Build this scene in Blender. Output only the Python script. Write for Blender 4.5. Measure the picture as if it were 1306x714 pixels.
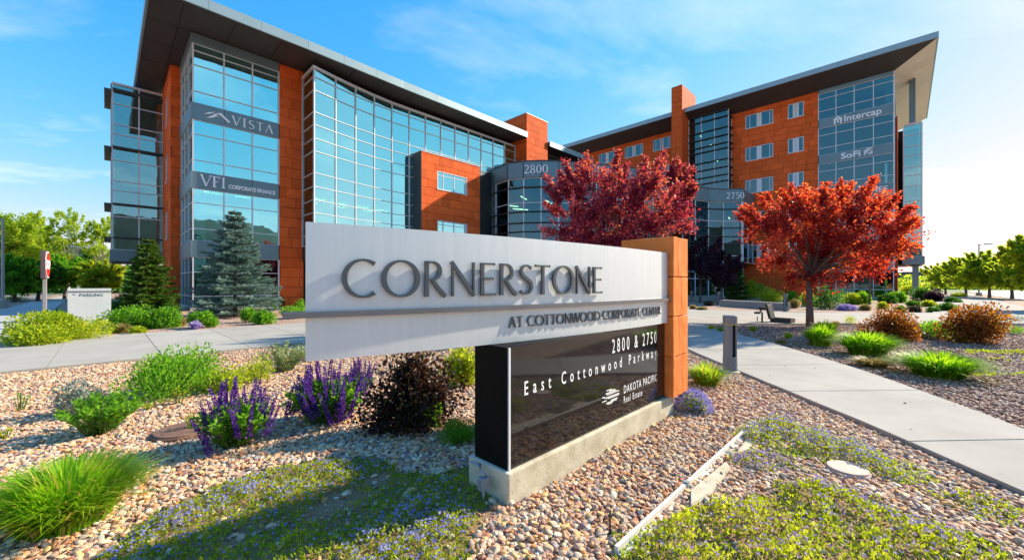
import bpy, bmesh, math, random
import numpy as np
from mathutils import Vector, Matrix

for o in list(bpy.data.objects):
    bpy.data.objects.remove(o)
scene = bpy.context.scene
COL = scene.collection
rad = math.radians

# ------------------------------------------------------------------ camera
F, CX, HY, CAMZ = 508.0, 653.0, 362.0, 1.6      # pixels of the 1306 px wide photograph
cam_d = bpy.data.cameras.new('camera')
cam_d.sensor_width = 36.0
cam_d.lens = 36.0 * F / 1306.0
cam_d.shift_y = 5.0 / 1306.0
cam_d.clip_start = 0.05
cam_d.clip_end = 6000
cam = bpy.data.objects.new('camera', cam_d)
COL.objects.link(cam)
cam.location = (0, 0, CAMZ)
cam.rotation_euler = (rad(90), 0, 0)
scene.camera = cam

# ------------------------------------------------------------------ light
SUN_AZ, SUN_EL = 64.0, 31.0                      # azimuth to the right of the view direction
sd = Vector((math.sin(rad(SUN_AZ)) * math.cos(rad(SUN_EL)), math.cos(rad(SUN_AZ)) * math.cos(rad(SUN_EL)), math.sin(rad(SUN_EL))))
sl = bpy.data.lights.new('sun', 'SUN')
sl.energy = 2.0
sl.angle = rad(1.2)
sl.color = (1.0, 0.87, 0.68)
so = bpy.data.objects.new('sun', sl)
COL.objects.link(so)
so.rotation_euler = sd.to_track_quat('Z', 'Y').to_euler()
so.location = (30, 20, 40)

world = bpy.data.worlds.new('World')
scene.world = world
world.use_nodes = True
wn, wl = world.node_tree.nodes, world.node_tree.links
wn.clear()
wout = wn.new('ShaderNodeOutputWorld')
wbg = wn.new('ShaderNodeBackground')
wbg.inputs[1].default_value = 0.15
sky = wn.new('ShaderNodeTexSky')
sky.sky_type = 'NISHITA'
sky.sun_disc = False
sky.sun_elevation = rad(SUN_EL)
sky.sun_rotation = rad(SUN_AZ)
sky.air_density = 1.0
sky.dust_density = 0.15
sky.ozone_density = 2.0
hs = wn.new('ShaderNodeHueSaturation')
hs.inputs['Saturation'].default_value = 1.0
hs.inputs['Hue'].default_value = 0.5
def wmath(op, a, b=None, c=None):
    n = wn.new('ShaderNodeMath'); n.operation = op
    for i, x in enumerate((a, b, c)):
        if x is None: continue
        if isinstance(x, (int, float)): n.inputs[i].default_value = x
        else: wl.new(x, n.inputs[i])
    return n.outputs[0]
# the photograph holds detail in the bright part of the sky: soft roll-off of the whole dome
sks = wn.new('ShaderNodeSeparateXYZ'); wl.new(sky.outputs[0], sks.inputs[0])
skc = wn.new('ShaderNodeCombineXYZ')
def roll(x, cap, k, p):
    xp = x if p == 1 else wmath('POWER', x, p)
    return wmath('DIVIDE', wmath('MULTIPLY', xp, cap), wmath('ADD', xp, k))
wl.new(roll(sks.outputs[0], 2.2, 21.0, 2.1), skc.inputs[0])
wl.new(roll(sks.outputs[1], 1.68, 3.5, 1.3), skc.inputs[1])
wl.new(roll(sks.outputs[2], 1.50, 0.3, 1), skc.inputs[2])
wl.new(skc.outputs[0], hs.inputs['Color'])
# thin clouds: noise on a plane high above, stretched, all round the sky
tc = wn.new('ShaderNodeTexCoord')
sep = wn.new('ShaderNodeSeparateXYZ')
wl.new(tc.outputs['Generated'], sep.inputs[0])
zz = wmath('ADD', wmath('MAXIMUM', sep.outputs[2], 0.0), 0.10)
cmb = wn.new('ShaderNodeCombineXYZ')
wl.new(wmath('DIVIDE', sep.outputs[0], zz), cmb.inputs[0])
wl.new(wmath('DIVIDE', sep.outputs[1], zz), cmb.inputs[1])
mp = wn.new('ShaderNodeMapping')
mp.inputs['Rotation'].default_value = (0, 0, rad(25))
mp.inputs['Scale'].default_value = (0.7, 1.1, 1)
mp.inputs['Location'].default_value = (7.7, 0.0, 0)
wl.new(cmb.outputs[0], mp.inputs[0])
nz = wn.new('ShaderNodeTexNoise')
nz.inputs['Scale'].default_value = 1.15
nz.inputs['Detail'].default_value = 7
nz.inputs['Roughness'].default_value = 0.58
nz.inputs['Distortion'].default_value = 0.35
wl.new(mp.outputs[0], nz.inputs['Vector'])
cr = wn.new('ShaderNodeMapRange')
cr.inputs['From Min'].default_value = 0.52
cr.inputs['From Max'].default_value = 0.72
cr.inputs['To Max'].default_value = 0.55
wl.new(nz.outputs['Fac'], cr.inputs['Value'])
hz = wn.new('ShaderNodeMapRange')                # clouds thicken a little towards the horizon
hz.inputs['From Min'].default_value = 0.0
hz.inputs['From Max'].default_value = 0.5
hz.inputs['To Min'].default_value = 1.0
hz.inputs['To Max'].default_value = 0.55
wl.new(sep.outputs[2], hz.inputs['Value'])
mixc = wn.new('ShaderNodeMix'); mixc.data_type = 'RGBA'
wl.new(wmath('MULTIPLY', cr.outputs[0], hz.outputs[0]), mixc.inputs[0])
wl.new(hs.outputs[0], mixc.inputs[6])
mixc.inputs[7].default_value = (1.9, 1.9, 1.85, 1)
wl.new(mixc.outputs[2], wbg.inputs[0])
wl.new(wbg.outputs[0], wout.inputs[0])

scene.view_settings.view_transform = 'Standard'
scene.view_settings.look = 'None'
scene.view_settings.exposure = 2.32
scene.view_settings.gamma = 1.0
scene.render.engine = 'CYCLES'
scene.cycles.max_bounces = 8
scene.cycles.transparent_max_bounces = 12
scene.cycles.caustics_reflective = False
scene.cycles.caustics_refractive = False

# ------------------------------------------------------------------ helpers
UX, UY = 0.7009, 0.7133                          # direction of the building grid (u); v is at right angles to it
ROTU = math.atan2(UY, UX)
def W(u, v, z=0.0):
    return Vector((UX * u - UY * v, UY * u + UX * v, z))
def G(px, py, z=0.0):                            # point of the ground plane seen at a pixel of the photograph
    d = F * (CAMZ - z) / (py - HY)
    return Vector(((px - CX) / F * d, d, z))
def UV(p):
    return (p.x * UX + p.y * UY, -p.x * UY + p.y * UX)

def new_mat(name):
    m = bpy.data.materials.new(name); m.use_nodes = True
    n = m.node_tree.nodes; n.clear()
    out = n.new('ShaderNodeOutputMaterial')
    return m, n, m.node_tree.links, out
def ramp(n, stops, interp='LINEAR'):
    r = n.new('ShaderNodeValToRGB'); e = r.color_ramp.elements
    r.color_ramp.interpolation = interp
    while len(e) < len(stops): e.new(0.5)
    for i, (p, c) in enumerate(stops):
        e[i].position = p; e[i].color = (*c, 1)
    return r
def noise(n, l, scale, detail=4, rough=0.55, vec=None, dim='3D'):
    t = n.new('ShaderNodeTexNoise')
    t.inputs['Scale'].default_value = scale; t.inputs['Detail'].default_value = detail; t.inputs['Roughness'].default_value = rough
    if vec is not None: l.new(vec, t.inputs['Vector'])
    return t
def pos(n):
    return n.new('ShaderNodeNewGeometry').outputs['Position']
MATS = {}
def surf(name, c0, c1, scale=6.0, rough=0.7, metal=0.0, bump=0.0, bscale=60.0, objvar=0.0, spec=0.5, stretch=None, detail=5):
    """Principled surface: two tones mixed by noise in real space, a per-piece shift and fine relief."""
    m, n, l, out = new_mat(name)
    b = n.new('ShaderNodeBsdfPrincipled')
    b.inputs['Roughness'].default_value = rough; b.inputs['Metallic'].default_value = metal
    b.inputs['Specular IOR Level'].default_value = spec
    p = pos(n)
    if stretch:
        mpn = n.new('ShaderNodeMapping'); mpn.inputs['Scale'].default_value = stretch
        l.new(p, mpn.inputs[0]); p = mpn.outputs[0]
    t = noise(n, l, scale, detail, 0.6, p)
    r = ramp(n, [(0.3, c0), (0.72, c1)])
    l.new(t.outputs['Fac'], r.inputs[0])
    col = r.outputs[0]
    if objvar:
        oi = n.new('ShaderNodeObjectInfo')
        h = n.new('ShaderNodeHueSaturation')
        mr = n.new('ShaderNodeMapRange')
        mr.inputs['To Min'].default_value = 1 - objvar; mr.inputs['To Max'].default_value = 1 + objvar
        l.new(oi.outputs['Random'], mr.inputs['Value']); l.new(mr.outputs[0], h.inputs['Value'])
        l.new(col, h.inputs['Color']); col = h.outputs[0]
    l.new(col, b.inputs['Base Color'])
    if bump:
        t2 = noise(n, l, bscale, 4, 0.6, p)
        bp = n.new('ShaderNodeBump'); bp.inputs['Strength'].default_value = bump; bp.inputs['Distance'].default_value = 0.01
        l.new(t2.outputs['Fac'], bp.inputs['Height']); l.new(bp.outputs[0], b.inputs['Normal'])
    l.new(b.outputs[0], out.inputs[0])
    MATS[name] = m
    return m
def leafmat(name, stops, trans=0.5, tcol=None, rough=0.55):
    """Leaf: colour from the leaf's own tint, part of the light passes through."""
    m, n, l, out = new_mat(name)
    at = n.new('ShaderNodeAttribute'); at.attribute_name = 'tint'
    r = ramp(n, stops); l.new(at.outputs['Fac'], r.inputs[0])
    b = n.new('ShaderNodeBsdfPrincipled'); b.inputs['Roughness'].default_value = rough; b.inputs['Specular IOR Level'].default_value = 0.3
    l.new(r.outputs[0], b.inputs['Base Color'])
    tr = n.new('ShaderNodeBsdfTranslucent')
    if tcol:
        r2 = ramp(n, tcol); l.new(at.outputs['Fac'], r2.inputs[0]); l.new(r2.outputs[0], tr.inputs[0])
    else:
        l.new(r.outputs[0], tr.inputs[0])
    mx = n.new('ShaderNodeMixShader'); mx.inputs[0].default_value = trans
    l.new(b.outputs[0], mx.inputs[1]); l.new(tr.outputs[0], mx.inputs[2]); l.new(mx.outputs[0], out.inputs[0])
    MATS[name] = m
    return m

# ---- object makers
def tag(o, label=None, cat=None, group=None, kind=None):
    if label: o['label'] = label
    if cat: o['category'] = cat
    if group: o['group'] = group
    if kind: o['kind'] = kind
    return o
def empty(name, loc, rz=0.0):
    o = bpy.data.objects.new(name, None); COL.objects.link(o)
    o.location = loc; o.rotation_euler = (0, 0, rz); o.empty_display_size = 0.2
    return o
def link(name, me, parent=None, loc=None, rot=None, scale=None):
    o = bpy.data.objects.new(name, me); COL.objects.link(o)
    if parent is not None: o.parent = parent
    if loc is not None: o.location = loc
    if rot is not None: o.rotation_euler = rot
    if scale is not None: o.scale = scale
    return o
def mesh(name, vs, fs, mat, smooth=False):
    me = bpy.data.meshes.new(name); me.from_pydata([tuple(v) for v in vs], [], fs); me.update()
    for m in (mat if isinstance(mat, (list, tuple)) else [mat]): me.materials.append(m)
    if smooth: me.shade_smooth()
    return me
def quads(name, V, Fc, mats, tint=None, mi=None, smooth=False):
    """numpy vertices (n,3) and quads (m,4) to a mesh"""
    me = bpy.data.meshes.new(name)
    n, m = len(V), len(Fc)
    me.vertices.add(n); me.vertices.foreach_set('co', np.asarray(V, np.float32).ravel())
    me.loops.add(m * 4); me.loops.foreach_set('vertex_index', np.asarray(Fc, np.int32).ravel())
    me.polygons.add(m); me.polygons.foreach_set('loop_start', np.arange(0, m * 4, 4, dtype=np.int32))
    for q in mats: me.materials.append(q)
    if mi is not None: me.polygons.foreach_set('material_index', np.asarray(mi, np.int32))
    me.update(calc_edges=True)
    if tint is not None:
        a = me.attributes.new('tint', 'FLOAT', 'POINT'); a.data.foreach_set('value', np.asarray(tint, np.float32))
    if smooth: me.shade_smooth()
    return me
def from_bm(name, bm, mat, smooth=False):
    me = bpy.data.meshes.new(name); bmesh.ops.recalc_face_normals(bm, faces=bm.faces); bm.to_mesh(me); bm.free()
    for m in (mat if isinstance(mat, (list, tuple)) else [mat]): me.materials.append(m)
    if smooth: me.shade_smooth()
    return me
def bevbox(name, sx, sy, sz, mat, bev=0.01, seg=2, jitter=0.0, seed=0, z0=True, cuts=0):
    bm = bmesh.new(); bmesh.ops.create_cube(bm, size=1)
    bmesh.ops.scale(bm, vec=(sx, sy, sz), verts=bm.verts)
    if z0: bmesh.ops.translate(bm, vec=(0, 0, sz / 2), verts=bm.verts)
    if bev: bmesh.ops.bevel(bm, geom=list(bm.edges), offset=bev, segments=seg, affect='EDGES', profile=0.6)
    if cuts: bmesh.ops.subdivide_edges(bm, edges=[e for e in bm.edges if e.calc_length() > 0.08], cuts=cuts, use_grid_fill=True)
    if jitter:
        rn = random.Random(seed)
        for v in bm.verts: v.co += Vector((rn.uniform(-1, 1), rn.uniform(-1, 1), rn.uniform(-1, 1))) * jitter
    return from_bm(name, bm, mat)
UNIT = {}
def unit(mat):
    if mat.name not in UNIT:
        v = [(x, y, z) for z in (-.5, .5) for y in (-.5, .5) for x in (-.5, .5)]
        f = [(0, 2, 3, 1), (4, 5, 7, 6), (0, 1, 5, 4), (2, 6, 7, 3), (0, 4, 6, 2), (1, 3, 7, 5)]
        UNIT[mat.name] = mesh('block_' + mat.name, v, f, mat)
    return UNIT[mat.name]
def block(name, mat, parent, a, b, org=(0, 0)):
    """axis-aligned box between corners a and b in the parent's own axes"""
    c = [(a[i] + b[i]) / 2 for i in range(3)]
    return link(name, unit(mat), parent, (c[0] - org[0], c[1] - org[1], c[2]), None, [abs(b[i] - a[i]) for i in range(3)])
def seg(name, mat, parent, p0, p1, d0, d1, z0, z1, org=(0, 0), tilt=0.0):
    """upright slab along p0 -> p1 (left to right seen from outside), d0..d1 measured outward"""
    t = Vector((p1[0] - p0[0], p1[1] - p0[1])); L = t.length; t.normalize()
    n = Vector((t.y, -t.x))
    c = Vector(((p0[0] + p1[0]) / 2, (p0[1] + p1[1]) / 2)) + n * (d0 + d1) / 2
    return link(name, unit(mat), parent, (c.x - org[0], c.y - org[1], (z0 + z1) / 2), (0, 0, math.atan2(t.y, t.x) + tilt), (L, abs(d1 - d0), z1 - z0))
def tube(pts, radii, sides=7, cap=True):
    """tapered tube along points; returns verts, quad faces"""
    vs, fs = [], []
    pts = [Vector(p) for p in pts]
    for i, p in enumerate(pts):
        t = (pts[min(i + 1, len(pts) - 1)] - pts[max(i - 1, 0)]).normalized()
        a = t.cross(Vector((0.3, 0.9, 0.2)))
        if a.length < 1e-3: a = t.cross(Vector((1, 0, 0)))
        a.normalize(); b = t.cross(a)
        for k in range(sides):
            an = 2 * math.pi * k / sides
            vs.append(p + (a * math.cos(an) + b * math.sin(an)) * radii[i])
    for i in range(len(pts) - 1):
        for k in range(sides):
            fs.append((i * sides + k, i * sides + (k + 1) % sides, (i + 1) * sides + (k + 1) % sides, (i + 1) * sides + k))
    if cap:
        fs.append(tuple(range(sides - 1, -1, -1))); fs.append(tuple((len(pts) - 1) * sides + k for k in range(sides)))
    return vs, fs
class MB:
    def __init__(self): self.v, self.f = [], []
    def add(self, vs, fs):
        o = len(self.v); self.v += [tuple(v) for v in vs]; self.f += [tuple(i + o for i in f) for f in fs]
        return self
    def tube(self, *a, **k): return self.add(*tube(*a, **k))
    def box(self, a, b):
        v = [(x, y, z) for z in (a[2], b[2]) for y in (a[1], b[1]) for x in (a[0], b[0])]
        return self.add(v, [(0, 2, 3, 1), (4, 5, 7, 6), (0, 1, 5, 4), (2, 6, 7, 3), (0, 4, 6, 2), (1, 3, 7, 5)])
    def prism(self, poly, z0, z1):
        n = len(poly)
        if sum(poly[i][0] * poly[(i + 1) % n][1] - poly[(i + 1) % n][0] * poly[i][1] for i in range(n)) < 0: poly = poly[::-1]
        v = [(p[0], p[1], z0) for p in poly] + [(p[0], p[1], z1) for p in poly]
        f = [tuple(range(n - 1, -1, -1)), tuple(range(n, 2 * n))] + [(i, (i + 1) % n, n + (i + 1) % n, n + i) for i in range(n)]
        return self.add(v, f)
    def lathe(self, prof, n=24, c=(0, 0)):
        vs, fs = [], []
        for r, z in prof:
            for k in range(n):
                a = 2 * math.pi * k / n; vs.append((c[0] + r * math.cos(a), c[1] + r * math.sin(a), z))
        for i in range(len(prof) - 1):
            for k in range(n): fs.append((i * n + k, i * n + (k + 1) % n, (i + 1) * n + (k + 1) % n, (i + 1) * n + k))
        fs.append(tuple(range(n - 1, -1, -1))); fs.append(tuple((len(prof) - 1) * n + k for k in range(n)))
        return self.add(vs, fs)
    def obj(self, name, mat, parent=None, loc=None, rot=None, smooth=False):
        return link(name, mesh(name, self.v, self.f, mat, smooth), parent, loc, rot)
def inpoly(P, poly):
    x, y = P[:, 0], P[:, 1]; r = np.zeros(len(P), bool); n = len(poly)
    for i in range(n):
        x0, y0 = poly[i][0], poly[i][1]; x1, y1 = poly[(i + 1) % n][0], poly[(i + 1) % n][1]
        if y0 == y1: continue
        c = ((y0 > y) != (y1 > y)) & (x < (x1 - x0) * (y - y0) / (y1 - y0) + x0)
        r ^= c
    return r

# ------------------------------------------------------------------ materials
M_red = surf('terracotta_panel', (0.72, 0.110, 0.020), (0.84, 0.150, 0.032), 1.7, 0.75, bump=0.15, bscale=14, objvar=0.15, spec=0.12)
M_redback = surf('terracotta_backing', (0.16, 0.030, 0.012), (0.20, 0.038, 0.015), 3, 0.9)
M_stone = surf('orange_sandstone', (0.74, 0.190, 0.035), (0.88, 0.280, 0.070), 5, 0.85, bump=0.55, bscale=26, objvar=0.10, spec=0.2)
M_band = surf('slate_metal_panel', (0.15, 0.22, 0.245), (0.17, 0.245, 0.27), 0.8, 0.42, metal=0.35, objvar=0.05)
M_banddk = surf('dark_metal_panel', (0.055, 0.056, 0.058), (0.07, 0.07, 0.07), 0.8, 0.5, metal=0.3, objvar=0.05)
M_alu = surf('white_aluminium', (0.66, 0.67, 0.68), (0.72, 0.73, 0.74), 3, 0.4, spec=0.5)
M_fin = surf('dark_fin', (0.03, 0.035, 0.04), (0.045, 0.05, 0.055), 3, 0.5)
M_soffit = surf('bronze_soffit', (0.058, 0.050, 0.044), (0.075, 0.066, 0.058), 0.7, 0.55, metal=0.2)
M_soffit_lit = surf('bounce_lit_soffit', (0.62, 0.58, 0.44), (0.70, 0.66, 0.52), 0.8, 0.5, objvar=0.05)  # light bounced up onto the end soffit is put into this paler colour
M_fascia = surf('pale_blue_grey_fascia', (0.27, 0.37, 0.40), (0.32, 0.42, 0.45), 0.7, 0.4, metal=0.3)
M_slab = surf('office_ceiling', (0.30, 0.31, 0.30), (0.36, 0.36, 0.34), 1, 0.9)
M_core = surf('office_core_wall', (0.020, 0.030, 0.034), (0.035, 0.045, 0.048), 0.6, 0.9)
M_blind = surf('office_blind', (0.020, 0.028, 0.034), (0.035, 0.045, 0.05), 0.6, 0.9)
M_conc = surf('broom_concrete', (0.315, 0.295, 0.255), (0.415, 0.39, 0.34), 0.9, 0.9, bump=0.12, bscale=90, objvar=0.045, spec=0.2, detail=9)
M_joint = surf('joint_filler', (0.10, 0.10, 0.09), (0.16, 0.15, 0.14), 8, 0.95)
M_base = surf('cast_concrete', (0.44, 0.39, 0.27), (0.66, 0.61, 0.47), 7, 0.9, bump=0.35, bscale=45, spec=0.2, detail=9)
M_steel = surf('brushed_aluminium', (0.66, 0.705, 0.71), (0.74, 0.775, 0.77), 2.2, 0.40, metal=0.35, stretch=(9, 9, 0.6), bump=0.04, bscale=30)
M_letter = surf('slate_grey_letter', (0.075, 0.090, 0.100), (0.090, 0.105, 0.115), 5, 0.45, metal=0.2)
M_bar = surf('grey_fin_bar', (0.15, 0.15, 0.16), (0.19, 0.19, 0.20), 5, 0.45, metal=0.3)
M_black = surf('matt_black_metal', (0.004, 0.004, 0.004), (0.006, 0.006, 0.006), 8, 0.55, spec=0.08)
M_gloss = surf('glossy_black_panel', (0.010, 0.009, 0.009), (0.014, 0.012, 0.012), 3, 0.06, spec=0.75)
M_white = surf('white_print', (0.90, 0.90, 0.90), (0.92, 0.92, 0.92), 5, 0.5)
M_bol = surf('bollard_paint', (0.13, 0.165, 0.195), (0.16, 0.195, 0.225), 9, 0.4, metal=0.35)
M_rust = surf('rusty_lid', (0.13, 0.065, 0.04), (0.22, 0.12, 0.08), 9, 0.8, bump=0.4, bscale=60)
M_pink = surf('pale_pink_lid', (0.50, 0.36, 0.29), (0.60, 0.45, 0.37), 9, 0.7, bump=0.2)
M_pole = surf('galvanised_pole', (0.30, 0.33, 0.36), (0.36, 0.39, 0.42), 5, 0.45, metal=0.4)
M_post = surf('mauve_grey_post', (0.26, 0.245, 0.25), (0.33, 0.31, 0.31), 5, 0.6)
M_postdk = surf('plum_brown_panel', (0.09, 0.055, 0.065), (0.12, 0.075, 0.085), 5, 0.6)
M_signred = surf('traffic_red', (0.55, 0.012, 0.015), (0.62, 0.018, 0.02), 5, 0.4)
M_plastic = surf('black_plastic', (0.012, 0.012, 0.013), (0.02, 0.02, 0.021), 9, 0.5)
M_bark = surf('grey_brown_bark', (0.085, 0.058, 0.048), (0.16, 0.115, 0.095), 22, 0.9, bump=0.7, bscale=50, stretch=(3, 3, 0.6))
M_birch = surf('birch_bark', (0.50, 0.48, 0.44), (0.66, 0.64, 0.60), 6, 0.8)
M_pvc = surf('white_edging', (0.62, 0.60, 0.54), (0.74, 0.72, 0.66), 12, 0.5)
M_soil = surf('brown_soil', (0.20, 0.115, 0.055), (0.31, 0.19, 0.10), 30, 0.95, bump=0.8, bscale=80)
M_asph = surf('grey_asphalt', (0.16, 0.165, 0.17), (0.20, 0.20, 0.205), 1.4, 0.9, bump=0.2, bscale=80)
M_drive = surf('pale_drive', (0.36, 0.36, 0.345), (0.44, 0.435, 0.41), 1.0, 0.9, bump=0.1, bscale=80)
M_lawn = surf('lawn', (0.05, 0.12, 0.012), (0.10, 0.19, 0.02), 3, 0.9, bump=0.6, bscale=40)
M_hill = surf('scrub_hillside', (0.020, 0.030, 0.016), (0.045, 0.050, 0.030), 0.02, 0.95)
def m_emit(name, c, s):
    m, n, l, out = new_mat(name); e = n.new('ShaderNodeEmission'); e.inputs[0].default_value = (*c, 1); e.inputs[1].default_value = s
    l.new(e.outputs[0], out.inputs[0]); return m
M_lamp = m_emit('ceiling_lamp', (1.0, 0.62, 0.22), 6.0)
def m_glass(name, refl, gcol, tcol, rough=0.012):
    """coated office glazing: mirrors the sky, lets some of the dim room through"""
    m, n, l, out = new_mat(name)
    g = n.new('ShaderNodeBsdfGlossy'); g.inputs['Color'].default_value = (*gcol, 1); g.inputs['Roughness'].default_value = rough
    t = n.new('ShaderNodeBsdfTransparent'); t.inputs['Color'].default_value = (*tcol, 1)
    nz_ = noise(n, l, 0.9, 2, 0.5, pos(n))
    bp = n.new('ShaderNodeBump'); bp.inputs['Strength'].default_value = 0.08; bp.inputs['Distance'].default_value = 0.05
    l.new(nz_.outputs['Fac'], bp.inputs['Height']); l.new(bp.outputs[0], g.inputs['Normal'])
    fr = n.new('ShaderNodeFresnel'); fr.inputs[0].default_value = 1.6
    mr = n.new('ShaderNodeMapRange'); mr.inputs['To Min'].default_value = refl; mr.inputs['To Max'].default_value = 1.0
    l.new(fr.outputs[0], mr.inputs['Value'])
    mx = n.new('ShaderNodeMixShader'); l.new(mr.outputs[0], mx.inputs[0]); l.new(t.outputs[0], mx.inputs[1]); l.new(g.outputs[0], mx.inputs[2])
    l.new(mx.outputs[0], out.inputs[0]); MATS[name] = m
    return m
M_glass = m_glass('blue_green_glazing', 0.75, (0.44, 0.90, 0.94), (0.34, 0.60, 0.56))
M_glassr = m_glass('dim_blue_glazing', 0.10, (0.50, 0.80, 0.95), (0.20, 0.42, 0.50))
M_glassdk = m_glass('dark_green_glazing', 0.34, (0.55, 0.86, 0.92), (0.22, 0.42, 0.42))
M_spandrel = surf('spandrel_glass', (0.012, 0.020, 0.024), (0.018, 0.028, 0.032), 2, 0.10, spec=0.9)

# ------------------------------------------------------------------ setting: ground, walks
def sheet(name, mat, poly, z, kind='structure', parent=None):
    m = MB(); n = len(poly)
    if sum(poly[i][0] * poly[(i + 1) % n][1] - poly[(i + 1) % n][0] * poly[i][1] for i in range(n)) < 0: poly = poly[::-1]
    m.add([(p[0], p[1], z) for p in poly], [tuple(range(n))])
    o = m.obj(name, mat, parent)
    if parent is None: tag(o, kind=kind)
    return o

# gravel ground: fine stones in the material where single stones cannot be told apart
mg, n, l, out = new_mat('gravel_ground')
b = n.new('ShaderNodeBsdfPrincipled'); b.inputs['Roughness'].default_value = 0.9; b.inputs['Specular IOR Level'].default_value = 0.2
vo = n.new('ShaderNodeTexVoronoi'); vo.inputs['Scale'].default_value = 16; l.new(pos(n), vo.inputs['Vector'])
sp = n.new('ShaderNodeSeparateColor'); l.new(vo.outputs['Color'], sp.inputs[0])
r = ramp(n, [(0.0, (0.22, 0.12, 0.085)), (0.3, (0.42, 0.25, 0.17)), (0.6, (0.54, 0.37, 0.27)), (0.85, (0.36, 0.29, 0.26)), (1.0, (0.62, 0.50, 0.38))])
l.new(sp.outputs[0], r.inputs[0])
nb = noise(n, l, 0.35, 3, 0.5, pos(n))
mxg = n.new('ShaderNodeMix'); mxg.data_type = 'RGBA'; mxg.blend_type = 'MULTIPLY'; mxg.inputs[0].default_value = 0.35
rb = ramp(n, [(0.35, (0.55, 0.5, 0.45)), (0.65, (1, 1, 1))]); l.new(nb.outputs['Fac'], rb.inputs[0])
l.new(r.outputs[0], mxg.inputs[6]); l.new(rb.outputs[0], mxg.inputs[7]); l.new(mxg.outputs[2], b.inputs['Base Color'])
bp = n.new('ShaderNodeBump'); bp.inputs['Strength'].default_value = 0.9; bp.inputs['Distance'].default_value = 0.03; bp.invert = True
l.new(vo.outputs['Distance'], bp.inputs['Height']); l.new(bp.outputs[0], b.inputs['Normal']); l.new(b.outputs[0], out.inputs[0])
S_ = 3000
tag(MB().add([(-S_, -S_, 0), (S_, -S_, 0), (S_, S_, 0), (-S_, S_, 0)], [(0, 1, 2, 3)]).obj('ground', mg), kind='structure')

# the hills behind the camera that the glass mirrors, and to the left of the view
def hills(name, a0, a1, dist, hmax, seed, na=70):
    rn = np.random.RandomState(seed); ph = rn.rand(8) * 6.28
    vs, fs = [], []
    for i in range(na + 1):
        t = i / na; a = rad(a0 + (a1 - a0) * t)
        h = hmax * (0.62 + 0.22 * math.sin(5 * t + ph[0]) + 0.12 * math.sin(13 * t + ph[1]) + 0.06 * math.sin(31 * t + ph[2]) + 0.03 * math.sin(67 * t + ph[3])) * min(1, 6 * t, 6 * (1 - t) + .02)
        for k, (dd, hh) in enumerate(((0, -2), (0.14, 0.25), (0.32, 0.62), (0.5, 1.0), (0.9, 0.9), (1.2, -0.1))):
            wob = 1 + 0.05 * math.sin(23 * t + k * 2.1 + ph[4])
            D = dist * (1 + dd * wob)
            vs.append((D * math.sin(a), D * math.cos(a), h * hh if hh > 0 else -2))
    for i in range(na):
        for k in range(5): fs.append((i * 6 + k, (i + 1) * 6 + k, (i + 1) * 6 + k + 1, i * 6 + k + 1))
    return tag(MB().add(vs, fs).obj(name, M_hill, smooth=True), kind='structure')
hills('hills', 78, 262, 700, 150, 4)

# walks: separate cast slabs on a joint bed
def slab(parent, poly, z0, z1):
    c = (sum(p[0] for p in poly) / len(poly), sum(p[1] for p in poly) / len(poly)); n = len(poly)
    q = [(c[0] + (p[0] - c[0]) * (1 - 0.004 / max(0.2, math.hypot(p[0] - c[0], p[1] - c[1]))), c[1] + (p[1] - c[1]) * (1 - 0.004 / max(0.2, math.hypot(p[0] - c[0], p[1] - c[1])))) for p in poly]
    bm = bmesh.new()
    vb = [bm.verts.new((p[0], p[1], z0)) for p in q]; f = bm.faces.new(vb)
    r_ = bmesh.ops.extrude_face_region(bm, geom=[f]); top = [v for v in r_['geom'] if isinstance(v, bmesh.types.BMVert)]
    for v in top: v.co.z = z1
    bm.edges.ensure_lookup_table()
    te = [e for e in bm.edges if all(abs(v.co.z - z1) < 1e-6 for v in e.verts)]
    bmesh.ops.bevel(bm, geom=te, offset=0.007, segments=2, affect='EDGES')
    return link('slab', from_bm('slab', bm, M_conc), parent)
def lerp_edge(E, Y):
    for (x0, y0), (x1, y1) in zip(E, E[1:]):
        if y0 <= Y <= y1: return x0 + (x1 - x0) * (Y - y0) / (y1 - y0)
    return E[0][0] if Y < E[0][1] else E[-1][0]
ZW = 0.055
EL = [(3.60, 0.0)] + [tuple(G(px, py, ZW)[:2]) for px, py in ((1306, 626), (1100, 537), (990, 492), (882, 447))] + [(4.35, 11.0), (4.60, 13.0), (5.0, 15.4)]
ER = [(4.6, 1.0), (5.1, 3.0)] + [tuple(G(px, py, ZW)[:2]) for px, py in ((1306, 545), (1200, 506), (1100, 471), (1000, 441), (930, 423))] + [(7.3, 15.4)]
walk = sheet('footpath', M_joint, EL + ER[::-1], 0.02)
WALKPOLY = EL + ER[::-1]
js = [0.4, 2.1, 3.92, 5.75, 7.6, 9.4, 11.3, 13.3, 15.36]
for a, b_ in zip(js, js[1:]):
    mid = [y for y in (a, (a * 2 + b_) / 3, (a + 2 * b_) / 3, b_)]
    slab(walk, [(lerp_edge(EL, y), y) for y in mid] + [(lerp_edge(ER, y), y + 0.06) for y in mid[::-1]], -0.05, ZW)
# drive-side walk on the left, running along the building grid
VL0, VL1 = 11.35, 17.1
band = sheet('entrance_walk', M_joint, [W(-13.8, VL0)[:2], W(25.2, VL0)[:2], W(25.2, VL1)[:2], W(-13.8, VL1)[:2]], 0.016)
for i in range(-9, 15):
    u0, u1 = 0.84 + i * 1.63, 0.84 + (i + 1) * 1.63
    for v0, v1 in ((VL0, VL1),):
        slab(band, [tuple(W(u, v)[:2]) for u, v in ((u0, v0), (u1, v0), (u1, v1), (u0, v1))], -0.05, ZW - 0.003)
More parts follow.
